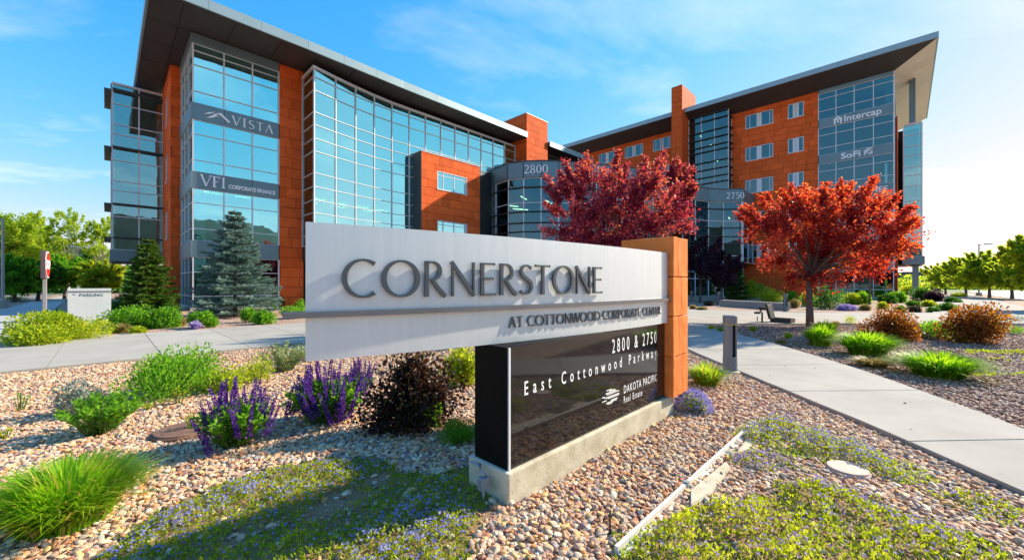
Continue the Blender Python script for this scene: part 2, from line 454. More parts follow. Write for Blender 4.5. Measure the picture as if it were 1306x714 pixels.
# crossing plaza on the right
plaza = sheet('plaza', M_joint, [(4.2, 15.5), (34, 15.5), (34, 21.4), (20, 21.6), (9.5, 25), (9.5, 31), (2, 31), (2, 24)], 0.012)
for i in range(8):
    x0, x1 = 4.2 + i * 3.725, 4.2 + (i + 1) * 3.725
    slab(plaza, [(x0, 15.5), (x1, 15.5), (x1, 21.4), (x0, 21.4)], -0.05, ZW + 0.003)
slab(plaza, [(4.6, 21.45), (16, 21.45), (9.6, 25), (9.6, 31), (4.6, 31)], -0.05, ZW + 0.001)
# walk that leaves towards the back right, and the car park
rw = [tuple(G(px, py, ZW)[:2]) for px, py in ((1306, 401), (1190, 400), (1188, 388), (1208, 376.5), (1216, 373), (1236, 373), (1258, 380), (1306, 391))]
back = sheet('side_walk', M_conc, rw, 0.05)
sheet('parking_lot', M_drive, [tuple(G(px, py)[:2]) for px, py in ((1232, 371.2), (1420, 371), (1420, 392), (1306, 383), (1262, 377))], 0.03)
sheet('lawn', M_lawn, [(28, 75), (160, 75), (220, 190), (28, 190)], 0.02)
# drive on the far left
drv = [tuple(G(px, py)[:2]) for px, py in ((-60, 436), (12, 433.5), (34, 425), (62, 402), (80, 386), (92, 378.5), (78, 378.2), (40, 385), (0, 396), (-60, 403))]
sheet('driveway', M_drive, drv, 0.028)
sheet('road', M_asph, [tuple(G(px, py)[:2]) for px, py in ((-80, 392), (8, 387.5), (60, 379), (72, 375.5), (0, 377), (-80, 378))], 0.02)
sheet('verge', M_lawn, [tuple(G(px, py)[:2]) for px, py in ((-80, 377.5), (0, 376.6), (130, 374), (130, 368), (-80, 368))], 0.018)

# ------------------------------------------------------------------ facade system
RND = random.Random(7)
def glazing(root, org, pts, zs, glass=M_glass, mull=0.05, trans=0.042, proud=0.07, fins=(), vskip=(), dark=(), endcaps=True, finproud=0.30):
    """curtain wall: one pane per bay and row, aluminium mullions and transoms, optional sunshade fins"""
    for i in range(len(pts) - 1):
        for j in range(len(zs) - 1):
            g = glass if not callable(glass) else glass(i, j)
            seg('pane', g, root, pts[i], pts[i + 1], -0.03, 0.0, zs[j] + 0.01, zs[j + 1] - 0.01, org, RND.uniform(-.007, .007))
        for z in zs:
            if z in fins:
                seg('sunshade_fin', M_fin, root, pts[i], pts[i + 1], -0.02, finproud, z - 0.045, z + 0.045, org)
            else:
                seg('transom', M_alu, root, pts[i], pts[i + 1], -0.05, proud - 0.012, z - trans / 2, z + trans / 2, org)
    for k, p in enumerate(pts):
        if k in vskip: continue
        q = pts[k + 1] if k < len(pts) - 1 else pts[k]; q0 = pts[k] if k < len(pts) - 1 else pts[k - 1]
        t = Vector((q[0] - q0[0], q[1] - q0[1])).normalized() * mull / 2
        seg('mullion', M_alu, root, (p[0] - t.x, p[1] - t.y), (p[0] + t.x, p[1] + t.y), -0.06, proud, zs[0] - 0.02, zs[-1] + 0.02, org)
def lin(p0, p1, n):
    return [(p0[0] + (p1[0] - p0[0]) * i / n, p0[1] + (p1[1] - p0[1]) * i / n) for i in range(n + 1)]
def bandrow(root, org, pts, z0, z1, mat=M_band, d=0.10, gap=0.012, name='spandrel_panel', back=-0.15):
    for a, b_ in zip(pts, pts[1:]):
        t = Vector((b_[0] - a[0], b_[1] - a[1])).normalized() * gap
        seg(name, mat, root, (a[0] + t.x, a[1] + t.y), (b_[0] - t.x, b_[1] - t.y), back, d, z0, z1, org)
def rects_minus(r, holes):
    out = [r]
    for h in holes:
        nxt = []
        for (a0, a1, z0, z1) in out:
            if h[1] <= a0 or h[0] >= a1 or h[3] <= z0 or h[2] >= z1: nxt.append((a0, a1, z0, z1)); continue
            if z0 < h[2]: nxt.append((a0, a1, z0, h[2]))
            if z1 > h[3]: nxt.append((a0, a1, h[3], z1))
            m0, m1 = max(z0, h[2]), min(z1, h[3])
            if a0 < h[0]: nxt.append((a0, h[0], m0, m1))
            if a1 > h[1]: nxt.append((h[1], a1, m0, m1))
        out = nxt
    return [q for q in out if q[1] - q[0] > 0.05 and q[3] - q[2] > 0.04]
def panelwall(root, org, p0, p1, z0, z1, holes=(), rowh=0.683, w=1.36, backd=0.25, limit=9999, stuff=None, seed=1, cap=True):
    """wall clad with stone panels in staggered courses; holes are (along0, along1, z0, z1)"""
    t = Vector((p1[0] - p0[0], p1[1] - p0[1])); L = t.length; t.normalize()
    at = lambda a: (p0[0] + t.x * a, p0[1] + t.y * a)
    for (a0, a1, b0, b1) in rects_minus((0, L, z0, z1), holes):
        seg('wall', M_redback, root, at(a0), at(a1), -backd, -0.02, b0, b1, org)
    rn = random.Random(seed); z = z0; k = 0; g = 0.026
    while z < z1 - 0.02:
        zt = min(z1, z + rowh); a = -w * (0.5 if k % 2 else 0) - (rn.random() * 0.25 * w)
        while a < L:
            b_ = a + w * (1 if rn.random() < .72 else 0.62)
            c0, c1 = max(0, a), min(L, b_)
            if c1 - c0 > 0.03:
                for (x0, x1, y0, y1) in rects_minus((c0, c1, z, zt), holes):
                    dp = rn.uniform(0.0, 0.008)
                    if panelwall.count < limit or stuff is None:
                        seg('panel', M_red, root, at(x0 + g / 2), at(x1 - g / 2), -0.02, 0.022 + dp, y0 + g / 2, y1 - g / 2, org)
                        panelwall.count += 1
                    else:
                        n_ = Vector((t.y, -t.x)); A, B = at(x0 + g / 2), at(x1 - g / 2)
                        o_ = [(P[0] + n_.x * d_ - org[0], P[1] + n_.y * d_ - org[1], zq) for zq in (y0 + g / 2, y1 - g / 2) for d_ in (-0.02, 0.022 + dp) for P in (A, B)]
                        stuff.add(o_, [(0, 1, 3, 2), (4, 6, 7, 5), (2, 3, 7, 6), (0, 2, 6, 4), (1, 5, 7, 3)])
            a = b_
        z = zt; k += 1
panelwall.count = 0
def window(root, org, p0, p1, a0, a1, z0, z1, cols, mids=(), glass=M_glassdk, hrow=None, name='window', deep=0.16):
    """punched window: white frame with its panes and bars as pieces of it"""
    t = Vector((p1[0] - p0[0], p1[1] - p0[1])).normalized(); n_ = Vector((t.y, -t.x))
    at = lambda a: (p0[0] + t.x * a, p0[1] + t.y * a)
    c = at((a0 + a1) / 2); w = a1 - a0; h = z1 - z0; fr = 0.07
    m = MB()
    m.box((-w / 2, -0.02, 0), (w / 2, deep, fr)); m.box((-w / 2 - .04, -0.07, -0.03), (w / 2 + .04, -0.02, fr * .6)); m.box((-w / 2, -0.018, h - fr), (w / 2, deep, h))
    m.box((-w / 2, -0.019, fr), (-w / 2 + fr, deep, h - fr)); m.box((w / 2 - fr, -0.019, fr), (w / 2, deep, h - fr))
    rz = math.atan2(t.y, t.x)
    f = m.obj(name, M_alu, root, (c[0] - org[0], c[1] - org[1], z0), (0, 0, rz))
    xs = [-w / 2 + fr + (w - 2 * fr) * q for q in cols]
    for x0, x1 in zip(xs, xs[1:]):
        block('pane', glass, f, (x0 + .01, 0.06, fr), (x1 - .01, 0.08, h - fr))
    for i, x in enumerate(xs[1:-1]):
        ww = 0.16 if i + 1 in mids else 0.035
        block('bar', M_alu, f, (x - ww, 0.02, fr), (x + ww, 0.10, h - fr))
    if hrow:
        block('bar', M_alu, f, (-w / 2 + fr, 0.025, fr + (h - 2 * fr) * hrow - .025), (w / 2 - fr, 0.095, fr + (h - 2 * fr) * hrow + .025))
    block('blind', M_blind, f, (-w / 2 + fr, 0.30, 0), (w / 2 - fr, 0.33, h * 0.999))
    return f
def lettering(name, txt, mat, root, loc, rot, size, xs=1.0, ext=0.02, align='LEFT', space=1.0, bold=0.0, fit=None):
    c = bpy.data.curves.new(name, 'FONT'); c.body = txt; c.size = size; c.extrude = ext; c.align_x = align; c.space_character = space; c.offset = bold
    c.resolution_u = 3
    o = bpy.data.objects.new(name, c); COL.objects.link(o)
    if fit:                                              # widen the letter spacing until the line has its width
        for _ in range(4):
            bpy.context.view_layer.update(); w_ = o.dimensions.x * xs
            c.space_character = max(0.6, c.space_character + (fit - w_) / xs / (len(txt) * size * .52))
    bpy.context.view_layer.update()
    dg = bpy.context.evaluated_depsgraph_get(); dg.update()
    me = bpy.data.meshes.new_from_object(o.evaluated_get(dg)); bpy.data.objects.remove(o)
    me.materials.clear(); me.materials.append(mat)
    # one piece per character: loose shells whose extents along the line overlap belong together
    bm = bmesh.new(); bm.from_mesh(me); bm.faces.ensure_lookup_table(); seen = set(); isl = []
    for f in bm.faces:
        if f.index in seen: continue
        st_, comp = [f], []; seen.add(f.index)
        while st_:
            q = st_.pop(); comp.append(q)
            for e in q.edges:
                for g_ in e.link_faces:
                    if g_.index not in seen: seen.add(g_.index); st_.append(g_)
        xs_ = [v.co.x for q in comp for v in q.verts]; isl.append([min(xs_), max(xs_), comp])
    isl.sort(key=lambda t: t[0]); grp = []
    for a0, a1, cp_ in isl:
        if grp and a0 < grp[-1][1] - 0.25 * min(a1 - a0, grp[-1][1] - grp[-1][0]): grp[-1][1] = max(grp[-1][1], a1); grp[-1][2] += cp_
        else: grp.append([a0, a1, list(cp_)])
    for a0, a1, cp_ in grp:
        vi = {}; vs, fs = [], []
        for q in cp_:
            fs.append([vi.setdefault(v.index, len(vi)) for v in q.verts])
        vs = [None] * len(vi)
        for q in cp_:
            for v in q.verts: vs[vi[v.index]] = (v.co.x, v.co.y, v.co.z)
        link('letter', mesh('letter', vs, fs, mat), root, loc, rot, (xs, 1, 1))
    bm.free()

RV = (rad(90), 0, 0)                     # lettering on a wall facing -v
RU = (rad(90), 0, rad(-90))              # lettering on a wall facing -u
# ---- serif figures and capitals for the building signs (strokes with thick and thin parts)
def arc(cx, cy, rx, ry, a0, a1, n=14, thick=0.12, thin=0.045, flare=0.0):
    o = []
    for i in range(n + 1):
        a = rad(a0 + (a1 - a0) * i / n); w = thin + (thick - thin) * abs(math.cos(a)) ** 1.3
        if flare and (i == 0 or i == n): w += flare
        o.append((cx + rx * math.cos(a), cy + ry * math.sin(a), w))
    return o
GL = {}
TK, TN = 0.105, 0.055
GL['C'] = (0.86, [arc(0.50, 0.5, 0.455, 0.475, 52, 308, 26, TK + .02, TN, 0.03)])
GL['O'] = (1.04, [arc(0.52, 0.5, 0.46, 0.475, 0, 360, 36, TK + .025, TN)])
GL['R'] = (0.70, [[(0.10, 0, TK + .015), (0.10, 0.5, TK - .01), (0.10, 1, TK + .015)], [(0.10, 0.97, TN), (0.25, 0.97, TN)] + arc(0.26, 0.725, 0.235, 0.245, 88, -88, 14, TK, TN) + [(0.12, 0.48, TN)], [(0.27, 0.47, TK - .02), (0.45, 0.22, TK), (0.66, 0.0, TK + .01)]])
GL['N'] = (0.90, [[(0.10, 0, TN + .02), (0.10, 0.5, TN), (0.10, 0.99, TN + .015)], [(0.06, 1.0, TK), (0.42, 0.52, TK + .01), (0.80, 0.0, TK)], [(0.78, 0.0, TN + .01), (0.78, 0.5, TN), (0.78, 1, TN + .02)]])
GL['E'] = (0.62, [[(0.10, 0, TK + .015), (0.10, 0.5, TK - .01), (0.10, 1, TK + .015)], [(0.12, 0.97, TN), (0.50, 0.97, TN), (0.54, 0.97, TN + .03)], [(0.12, 0.52, TN), (0.46, 0.52, TN), (0.49, 0.52, TN + .03)], [(0.12, 0.03, TN), (0.52, 0.03, TN), (0.56, 0.03, TN + .03)]])
_s = [(0.50, 0.86, .075), (0.44, 0.925, .062), (0.34, 0.965, .055), (0.23, 0.955, .062), (0.13, 0.89, .085), (0.095, 0.78, .105), (0.125, 0.67, .115), (0.21, 0.59, .118), (0.31, 0.525, .12), (0.42, 0.455, .12), (0.50, 0.37, .115), (0.525, 0.26, .105), (0.49, 0.14, .088), (0.40, 0.06, .065), (0.28, 0.03, .055), (0.16, 0.055, .06), (0.07, 0.12, .078)]
GL['S'] = (0.60, [_s])
GL['T'] = (0.72, [[(0.02, 0.965, TN + .03), (0.06, 0.965, TN), (0.62, 0.965, TN), (0.66, 0.965, TN + .03)], [(0.34, 0, TK + .015), (0.34, 0.5, TK - .01), (0.34, 0.95, TK)]])
GL['A'] = (0.80, [[(0.04, 0, TN + .01), (0.38, 0.985, TN)], [(0.37, 1.0, TK), (0.72, 0, TK + .01)], [(0.17, 0.33, TN), (0.60, 0.33, TN)]])
GL['D'] = (0.92, [[(0.10, 0, TK + .015), (0.10, 0.5, TK - .01), (0.10, 1, TK + .015)], [(0.10, 0.97, TN), (0.30, 0.97, TN)] + arc(0.36, 0.5, 0.46, 0.47, 88, -88, 18, TK + .01, TN) + [(0.10, 0.03, TN)]])
GL['P'] = (0.62, [GL['R'][1][0], [(0.10, 0.97, TN), (0.25, 0.97, TN)] + arc(0.26, 0.715, 0.235, 0.255, 88, -88, 14, TK, TN) + [(0.12, 0.46, TN)]])
GL['W'] = (1.20, [[(0.03, 1, TK), (0.33, 0, TK)], [(0.33, 0, TN), (0.58, 1, TN)], [(0.56, 1, TK), (0.85, 0, TK)], [(0.85, 0, TN), (1.14, 1, TN)]])
GL['V'] = (0.80, [[(0.03, 1, TK + .03), (0.38, 0, TK)], [(0.37, 0, TN), (0.72, 1, TN)], [(-.07, .975, TN), (.16, .975, TN)], [(.60, .975, TN), (.82, .975, TN)]])
GL['I'] = (0.34, [[(0.14, 0, TK + .03), (0.14, 1, TK + .03)], [(0.0, .975, TN), (0.28, .975, TN)], [(0.0, .025, TN), (0.28, .025, TN)]])
GL['F'] = (0.62, [[(0.12, 0, TK + .04), (0.12, 1, TK + .04)], [(0.0, 0.97, TN + .01), (0.52, 0.97, TN + .01)], [(0.12, 0.52, TN), (0.42, 0.52, TN)], [(0.0, .025, TN), (0.28, .025, TN)], [(.51, .99, TN), (.51, .80, TN)]])
GL['^'] = (0.78, [[(0.03, 0, TN), (0.36, 1, TN)], [(0.35, 1, TK + .03), (0.70, 0, TK + .03)]])
GL['0'] = (0.66, [arc(0.30, 0.5, 0.235, 0.47, 0, 360, 30, .15, .05)])
GL['8'] = (0.66, [arc(0.30, 0.745, 0.185, 0.225, 0, 360, 24, .12, .05), arc(0.30, 0.26, 0.225, 0.235, 0, 360, 24, .14, .05)])
GL['2'] = (0.64, [arc(0.28, 0.73, 0.21, 0.245, 160, -25, 16, .13, .06) + [(0.36, 0.44, .09), (0.20, 0.22, .08), (0.07, 0.06, .06)], [(0.05, 0.06, .11), (0.55, 0.06, .11)], [(.53, .06, .05), (.57, .22, .04)]])
GL['7'] = (0.62, [[(0.05, 0.94, .11), (0.55, 0.94, .11)], [(0.53, 0.93, .06), (0.36, 0.5, .10), (0.24, 0, .13)], [(.07, .96, .05), (.04, .78, .04)]])
GL['5'] = (0.62, [[(0.14, 0.94, .11), (0.52, 0.94, .11)], [(0.14, 0.95, .05), (0.11, 0.56, .05)], [(0.11, 0.56, .05)] + arc(0.27, 0.32, 0.235, 0.30, 118, -140, 18, .13, .06)])
def stroke_letter(name, ch, h, depth, mat, xs=1.0):
    """a capital cut from plate; strokes differ in thickness by a hair so that no faces coincide"""
    m = MB()
    for k, st in enumerate(GL[ch][1]):
        n_ = len(st); closed = n_ > 3 and abs(st[0][0] - st[-1][0]) + abs(st[0][1] - st[-1][1]) < 1e-6
        Lr = []
        for i, (x, y, w) in enumerate(st):
            a, b_ = st[max(i - 1, 0)], st[min(i + 1, n_ - 1)]
            if closed and i in (0, n_ - 1): a, b_ = st[-2], st[1]
            t = Vector((b_[0] - a[0], b_[1] - a[1])); t = t.normalized() if t.length > 1e-9 else Vector((1, 0))
            nn = Vector((-t.y, t.x)) * w / 2
            Lr.append(((x + nn.x) * h * xs, (y + nn.y) * h, (x - nn.x) * h * xs, (y - nn.y) * h))
        d = depth * (1 + 0.04 * k)
        vs, fs = [], []
        for (ax, ay, bx, by) in Lr: vs += [(ax, -d, ay), (bx, -d, by), (ax, 0, ay), (bx, 0, by)]
        for i in range(n_ - 1):
            o = i * 4; q = o + 4
            fs += [(o, o + 1, q + 1, q), (o + 2, q + 2, q + 3, o + 3), (o, q, q + 2, o + 2), (o + 1, o + 3, q + 3, q + 1)]
        if not closed: e = (n_ - 1) * 4; fs += [(0, 2, 3, 1), (e, e + 1, e + 3, e + 2)]
        m.add(vs, fs)
    return m
def serif_word(root, txt, h, mat, org3, rz=0.0, space=0.12, depth=0.05, xs=1.0, along=(1, 0)):
    """one piece per character on a flat wall; org3 is the left foot of the word in the parent's axes"""
    a = 0.0
    for ch in txt:
        if ch == ' ': a += 0.4 * h * xs; continue
        stroke_letter('letter', ch, h, depth, mat, xs).obj('letter', mat, root, (org3[0] + along[0] * a, org3[1] + along[1] * a, org3[2]), (0, 0, rz))
        a += (GL[ch][0] + space) * h * xs
    return a

# ------------------------------------------------------------------ left office building
OB = (3.6, 30.16)
LB = empty('office_building', W(*OB, 0), ROTU)
tag(LB, 'four storey red office with curved blue glass front and deep dark roof, on the left', 'building')
def floors(root, org, poly, zs, mat=M_slab):
    for z in zs:
        MB().prism([(p[0] - org[0], p[1] - org[1]) for p in poly], z - 0.30, z + 0.12).obj('floor_slab', mat, root)
GF = [0.2, 0.85, 2.3, 3.2]; F2 = [4.2, 4.9, 6.45, 7.3]; F3 = [8.3, 9.0, 10.55, 11.4]; F4 = [12.4, 13.1, 14.66, 15.5, 15.92]
C0 = (3.6, 30.16); u1 = 8.15
front = lin(C0, (u1, 30.16), 3); side = lin((3.6, 36.6), C0, 4)
for fl in (GF, F2, F3, F4):
    gl = M_glassdk if fl is GF else M_glass
    glazing(LB, OB, front, fl, gl, mull=0.07)
    glazing(LB, OB, side, fl, gl, mull=0.07, vskip=(4,))
for z0, z1 in ((3.2, 4.2), (7.3, 8.3), (11.4, 12.4), (15.92, 16.5)):
    bandrow(LB, OB, [front[0], front[1], front[2], front[3]], z0 + .004, z1 - .004)
    bandrow(LB, OB, [side[0], side[2], (3.6, 30.055)], z0 + .004, z1 - .004)
bandrow(LB, OB, [front[0], front[3]], -0.1, 0.19, M_conc, 0.14, name='plinth'); bandrow(LB, OB, [side[0], (3.6, 30.02)], -0.1, 0.19, M_conc, 0.138, name='plinth')
# red side wall, left of the glazed corner
hol = [(2.2, 3.3, z, z + 2.0) for z in (13.0, 8.9, 4.8)]
panelwall(LB, OB, (3.06, 40.9), (3.06, 35.5), 0, 16.5, hol, seed=3)
for (a0, a1, z0, z1) in hol: window(LB, OB, (3.06, 40.9), (3.06, 35.5), a0, a1, z0, z1, (0, .5, 1), glass=M_glassdk)
panelwall(LB, OB, (3.06, 35.5), (3.62, 35.5), 0, 16.5, seed=4)
# projecting glass box on the far left
bx = [0.29, 1.7, 3.06]
zsb = [4.1, 4.96, 6.5, 7.4, 8.4, 9.1, 10.6, 11.5, 12.5, 13.2, 14.7, 15.65, 16.1]
glazing(LB, OB, [(q, 40.9) for q in bx], zsb, M_glassdk, mull=0.08, trans=0.06, fins=(15.65, 11.5, 7.4, 4.96), finproud=0.42)
glazing(LB, OB, lin((0.29, 45.5), (0.29, 40.9), 3), zsb, M_glassdk, mull=0.07, fins=(15.65, 11.5, 7.4, 4.96), vskip=(3,), finproud=0.42)
bandrow(LB, OB, [(0.15, 40.9), (1.7, 40.9), (3.06, 40.9)], 3.25, 4.08, d=0.16)
bandrow(LB, OB, [(0.29, 45.5), (0.29, 40.75)], 3.25, 4.08, d=0.13)
bandrow(LB, OB, [(0.25, 40.9), (3.06, 40.9)], 16.105, 16.22, M_alu, 0.12, name='coping')
block('soffit', M_soffit, LB, (0.30, 41.0, 3.2), (3.0, 45.5, 3.3), OB)
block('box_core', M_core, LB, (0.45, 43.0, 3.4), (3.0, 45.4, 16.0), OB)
block('roof_deck', M_fascia, LB, (0.2, 40.85, 16.06), (3.0, 45.6, 16.10), OB)
panelwall(LB, OB, (2.2, 44.0), (3.0, 44.0), 0, 3.2, seed=44)
block('recess_wall', M_redback, LB, (1.5, 45.2, 0), (3.0, 45.5, 3.2), OB)
# red pier right of the corner
panelwall(LB, OB, (8.19, 30.16), (9.72, 30.16), 0, 16.5, seed=5)
# curved curtain wall
cz = [4.2, 4.9, 6.35, 7.2, 8.1, 9.0, 10.45, 11.3, 12.2, 13.05, 14.5, 15.4, 15.96]
cu = [9.68 + 1.57 * i for i in range(14)]
def cv(u): return 29.15 - 1.15 * max(0.0, (16.5 - u) / 6.85) ** 1.6
cp = [(u, cv(u)) for u in cu]
nfull = 6
glazing(LB, OB, cp[:nfull + 1], cz, M_glass, mull=0.06)
glazing(LB, OB, cp[nfull:], cz[8:], M_glass, mull=0.06, vskip=(0,))
bandrow(LB, OB, cp, 15.99, 16.10, M_alu, 0.11, name='coping')
bandrow(LB, OB, cp[:nfull + 1], 3.2, 4.17)
# shaded return of the curved wall
ret = [(9.68, 30.14), (9.68, cp[0][1])]
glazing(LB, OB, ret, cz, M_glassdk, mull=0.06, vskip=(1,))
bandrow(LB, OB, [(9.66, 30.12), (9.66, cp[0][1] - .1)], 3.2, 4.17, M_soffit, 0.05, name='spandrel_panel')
bandrow(LB, OB, [(9.68, 30.12), (9.68, cp[0][1] - .1)], 15.992, 16.10, M_alu, 0.10, name='coping')
MB().prism([(p[0] - OB[0], p[1] - OB[1] + 0.2) for p in cp[:nfull + 1]] + [(19.1 - OB[0], 31 - OB[1]), (9.75 - OB[0], 31 - OB[1])], 3.19, 3.24).obj('soffit', M_soffit, LB)
# red projecting box with strip windows
RB0, RB1, RBV = 17.93, 24.2, 27.95
hol = [(1.55, 4.75, 9.55, 11.1), (1.55, 4.75, 5.4, 6.95)]
panelwall(LB, OB, (RB0, RBV), (RB1, RBV), 0, 12.4, hol, seed=8)
for (a0, a1, z0, z1) in hol: window(LB, OB, (RB0, RBV), (RB1, RBV), a0, a1, z0, z1, (0, .18, .56, .95, 1), glass=M_glass, hrow=0.82)
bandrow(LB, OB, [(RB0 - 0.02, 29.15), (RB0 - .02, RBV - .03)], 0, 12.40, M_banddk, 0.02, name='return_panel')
block('parapet_cap', M_alu, LB, (RB0 - .05, RBV - 0.05, 12.405), (RB1 + .02, 29.12, 12.46), OB)
# tower through the roof
tw = [(30.2, 27.6), (33.6, 27.6)]
panelwall(LB, OB, tw[0], tw[1], 10, 19.1, seed=11)
panelwall(LB, OB, (30.2, 31.2), tw[0], 10, 19.1, seed=12)
block('tower_cap', M_fascia, LB, (30.15, 27.55, 19.1), (33.65, 31.2, 19.16), OB)
block('tower_core', M_redback, LB, (30.5, 27.9, 0), (33.5, 31.1, 19.09), OB)
# wing behind the tower
bandrow(LB, OB, [(33.7, 29.4), (41.5, 29.4)], 0, 16.5, M_banddk, 0.0, name='rear_wall')
# interior: floors, cores, a few ceiling lamps
poly = [(3.75, 30.4), (9.9, 30.4), (9.9, 28.9), (12.5, 29.4), (16, 29.6), (30, 29.6), (30, 36.2), (3.75, 36.2)]
floors(LB, OB, poly, [4.0, 8.1, 12.2, 16.2])
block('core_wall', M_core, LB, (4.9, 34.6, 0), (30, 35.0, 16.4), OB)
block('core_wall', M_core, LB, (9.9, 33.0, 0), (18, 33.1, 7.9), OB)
for (uu, vv, z) in ((5, 31.4, 7.76), (6.8, 31.4, 7.76), (5, 33, 7.76), (6.8, 33, 7.76), (10.6, 29.9, 7.76), (12.4, 30.4, 7.76), (14.2, 30.6, 7.76), (16, 30.8, 7.76), (10.6, 31.6, 7.76), (13, 31.8, 7.76), (15.4, 31.8, 7.76), (11, 30.2, 3.66), (5.5, 32, 3.66)):
    block('ceiling_light', M_lamp, LB, (uu - .55, vv - .07, z - 0.1), (uu + .55, vv + .07, z - .07), OB)
# the roof: dark soffit boards under a pale fascia
def roofslab(root, org, poly_top, z0, z1, name='roof', nfas=0):
    pass
rv0, ru0 = 27.3, 1.5
rp = [(ru0, rv0 - 0.25), (9, rv0 - 0.22), (16, rv0), (30.2, rv0 + .1), (30.2, 38), (30.2, 52), (ru0, 52)]
MB().prism([(p[0] - OB[0], p[1] - OB[1]) for p in rp], 16.56, 16.98).obj('roof', M_soffit, LB)
rp2 = [(33.6, rv0 + .1), (42.2, rv0 + .1), (42.2, 38), (33.6, 38)]
MB().prism([(p[0] - OB[0], p[1] - OB[1]) for p in rp2], 16.56, 16.97).obj('roof', M_soffit, LB)
edge = [(ru0, rv0 - .25), (3.9, rv0 - .245), (6.4, rv0 - .23), (9, rv0 - .22), (11.3, rv0 - .15), (13.7, rv0 - .08), (16, rv0), (18.9, rv0 + .02), (21.7, rv0 + .04), (24.5, rv0 + .06), (27.4, rv0 + .08), (30.15, rv0 + .1)]
bandrow(LB, OB, edge, 16.52, 17.08, M_fascia, 0.06, name='fascia', back=-0.05, gap=0.006)
bandrow(LB, OB, lin((33.7, rv0 + .1), (42.2, rv0 + .1), 3), 16.52, 17.08, M_fascia, 0.06, name='fascia', back=-0.05, gap=0.006)
bandrow(LB, OB, lin((ru0, 52), (ru0, rv0 - .2), 8), 16.52, 17.08, M_fascia, 0.06, name='fascia', back=-0.05, gap=0.006)
seams = [2.9, 5.2, 7.6, 9.8, 12.2, 14.6, 17, 19.4, 21.8, 24.2, 26.6, 29]
for uu in seams: block('soffit_seam', M_black, LB, (uu - .012, 27.4, 16.552), (uu + .012, 30.0 if uu > 3.4 else 41, 16.575), OB)
for vv in (30.2, 33, 36, 39): block('soffit_seam', M_black, LB, (1.6, vv - .012, 16.553), (3.5, vv + .012, 16.575), OB)
# building names on the corner
ZL = 11.60
m = MB()
for pl in ([(0, 0), (.20, .16), (.45, .36), (.62, .20), (.50, .24), (.36, .12)], [(.30, .32), (.72, .50), (1.22, .06), (1.10, .02), (.74, .32), (.60, .38)], [(-.12, .20), (.10, .36), (.42, .48), (.2, .3)]):
    n0 = len(pl); m.add([(x, -.05, z) for x, z in pl] + [(x, 0, z) for x, z in pl], [tuple(range(n0)), tuple(range(2 * n0 - 1, n0 - 1, -1))] + [(i, n0 + i, n0 + (i + 1) % n0, (i + 1) % n0) for i in range(n0)])
m.obj('mountain_emblem', M_white, LB, (0.62, -0.101, ZL + .02))
serif_word(LB, 'VIST^', 0.56, M_white, (1.93, -0.101, ZL - .02), space=0.20, depth=0.05)
serif_word(LB, 'VFI', 0.66, M_white, (0.36, -0.101, 7.5), space=0.06, depth=0.05)
lettering('lettering', 'CORPORATE FINANCE', M_white, LB, (1.72, -0.12, 7.56), RV, 0.34, 0.80, 0.02, bold=0.008, fit=2.6)

# ------------------------------------------------------------------ curved entrance link between the buildings
def PD(px, d): return UV(Vector(((px - CX) / F * d, d, 0)))
lk = [PD(*q) for q in ((628, 39.5), (633, 38.2), (649, 36.6), (668, 36.0), (690, 35.8), (712, 35.9), (735, 36.3), (760, 36.8), (786, 37.4), (810, 38.2), (832, 39.4), (852, 41.2), (870, 43.4), (886, 45.2), (903, 46.2), (922, 46.6), (947, 46.2))]
OL = lk[4]
LK = empty('entrance_link', W(*OL, 0), ROTU)
tag(LK, 'curved glass entrance hall with grey band numbered 2800 and 2750 behind the red trees', 'building')
zl = [0.1, 2.2, 3.0, 4.1, 4.86, 6.3, 7.1, 8.1, 8.9, 10.3, 11.1]
glazing(LK, OL, lk, zl, M_glassr, mull=0.10, trans=0.07, fins=(6.3, 7.1, 8.1, 10.3), finproud=0.22, proud=0.09)
bandrow(LK, OL, lk, 11.15, 12.55, M_band, 0.22, gap=0.008)
bandrow(LK, OL, lk, 12.555, 12.66, M_banddk, 0.26, gap=0.002, name='coping')
bandrow(LK, OL, lk[13:], 3.0, 4.05, M_band, 0.20)
a, b_ = lk[-1], (lk[-1][0] + 6.5, lk[-1][1])
bandrow(LK, OL, [a, b_], 11.15, 12.66, M_band, 0.0)
glazing(LK, OL, lin(a, b_, 3), [4.1, 6.3, 8.1, 11.1], M_glassr, mull=0.1, vskip=(0,))
block('corner_column', M_alu, LK, (a[0] - .25, a[1] - .05, 4.1), (a[0] + .25, a[1] + .12, 11.1), OL)
c0 = PD(611, 38.3); c1 = lk[0]
bandrow(LK, OL, [c0, c1], 0, 12.5, M_banddk, 0.0, name='grey_wall')
block('column', M_band, LK, (lk[0][0] - .45, lk[0][1] - .75, 0), (lk[0][0] - .1, lk[0][1] - .4, 12.0), OL)
ip = [(p[0] + 0.25, p[1] + 0.35) for p in lk]
for z in (3.9, 8.0, 12.0):
    MB().prism([(p[0] - OL[0], p[1] - OL[1]) for p in ip] + [(lk[-1][0] + 6 - OL[0], lk[-1][1] + 1 - OL[1]), (lk[-1][0] + 6 - OL[0], 34 - OL[1]), (30 - OL[0], 34 - OL[1])], z - .25, z).obj('floor_slab', M_core, LK)
MB().prism([(p[0] - OL[0], p[1] - OL[1]) for p in ((34, 33.4), (58, 27), (58, 27.4), (34, 34))], 0, 12.3).obj('core_wall', M_core, LK)
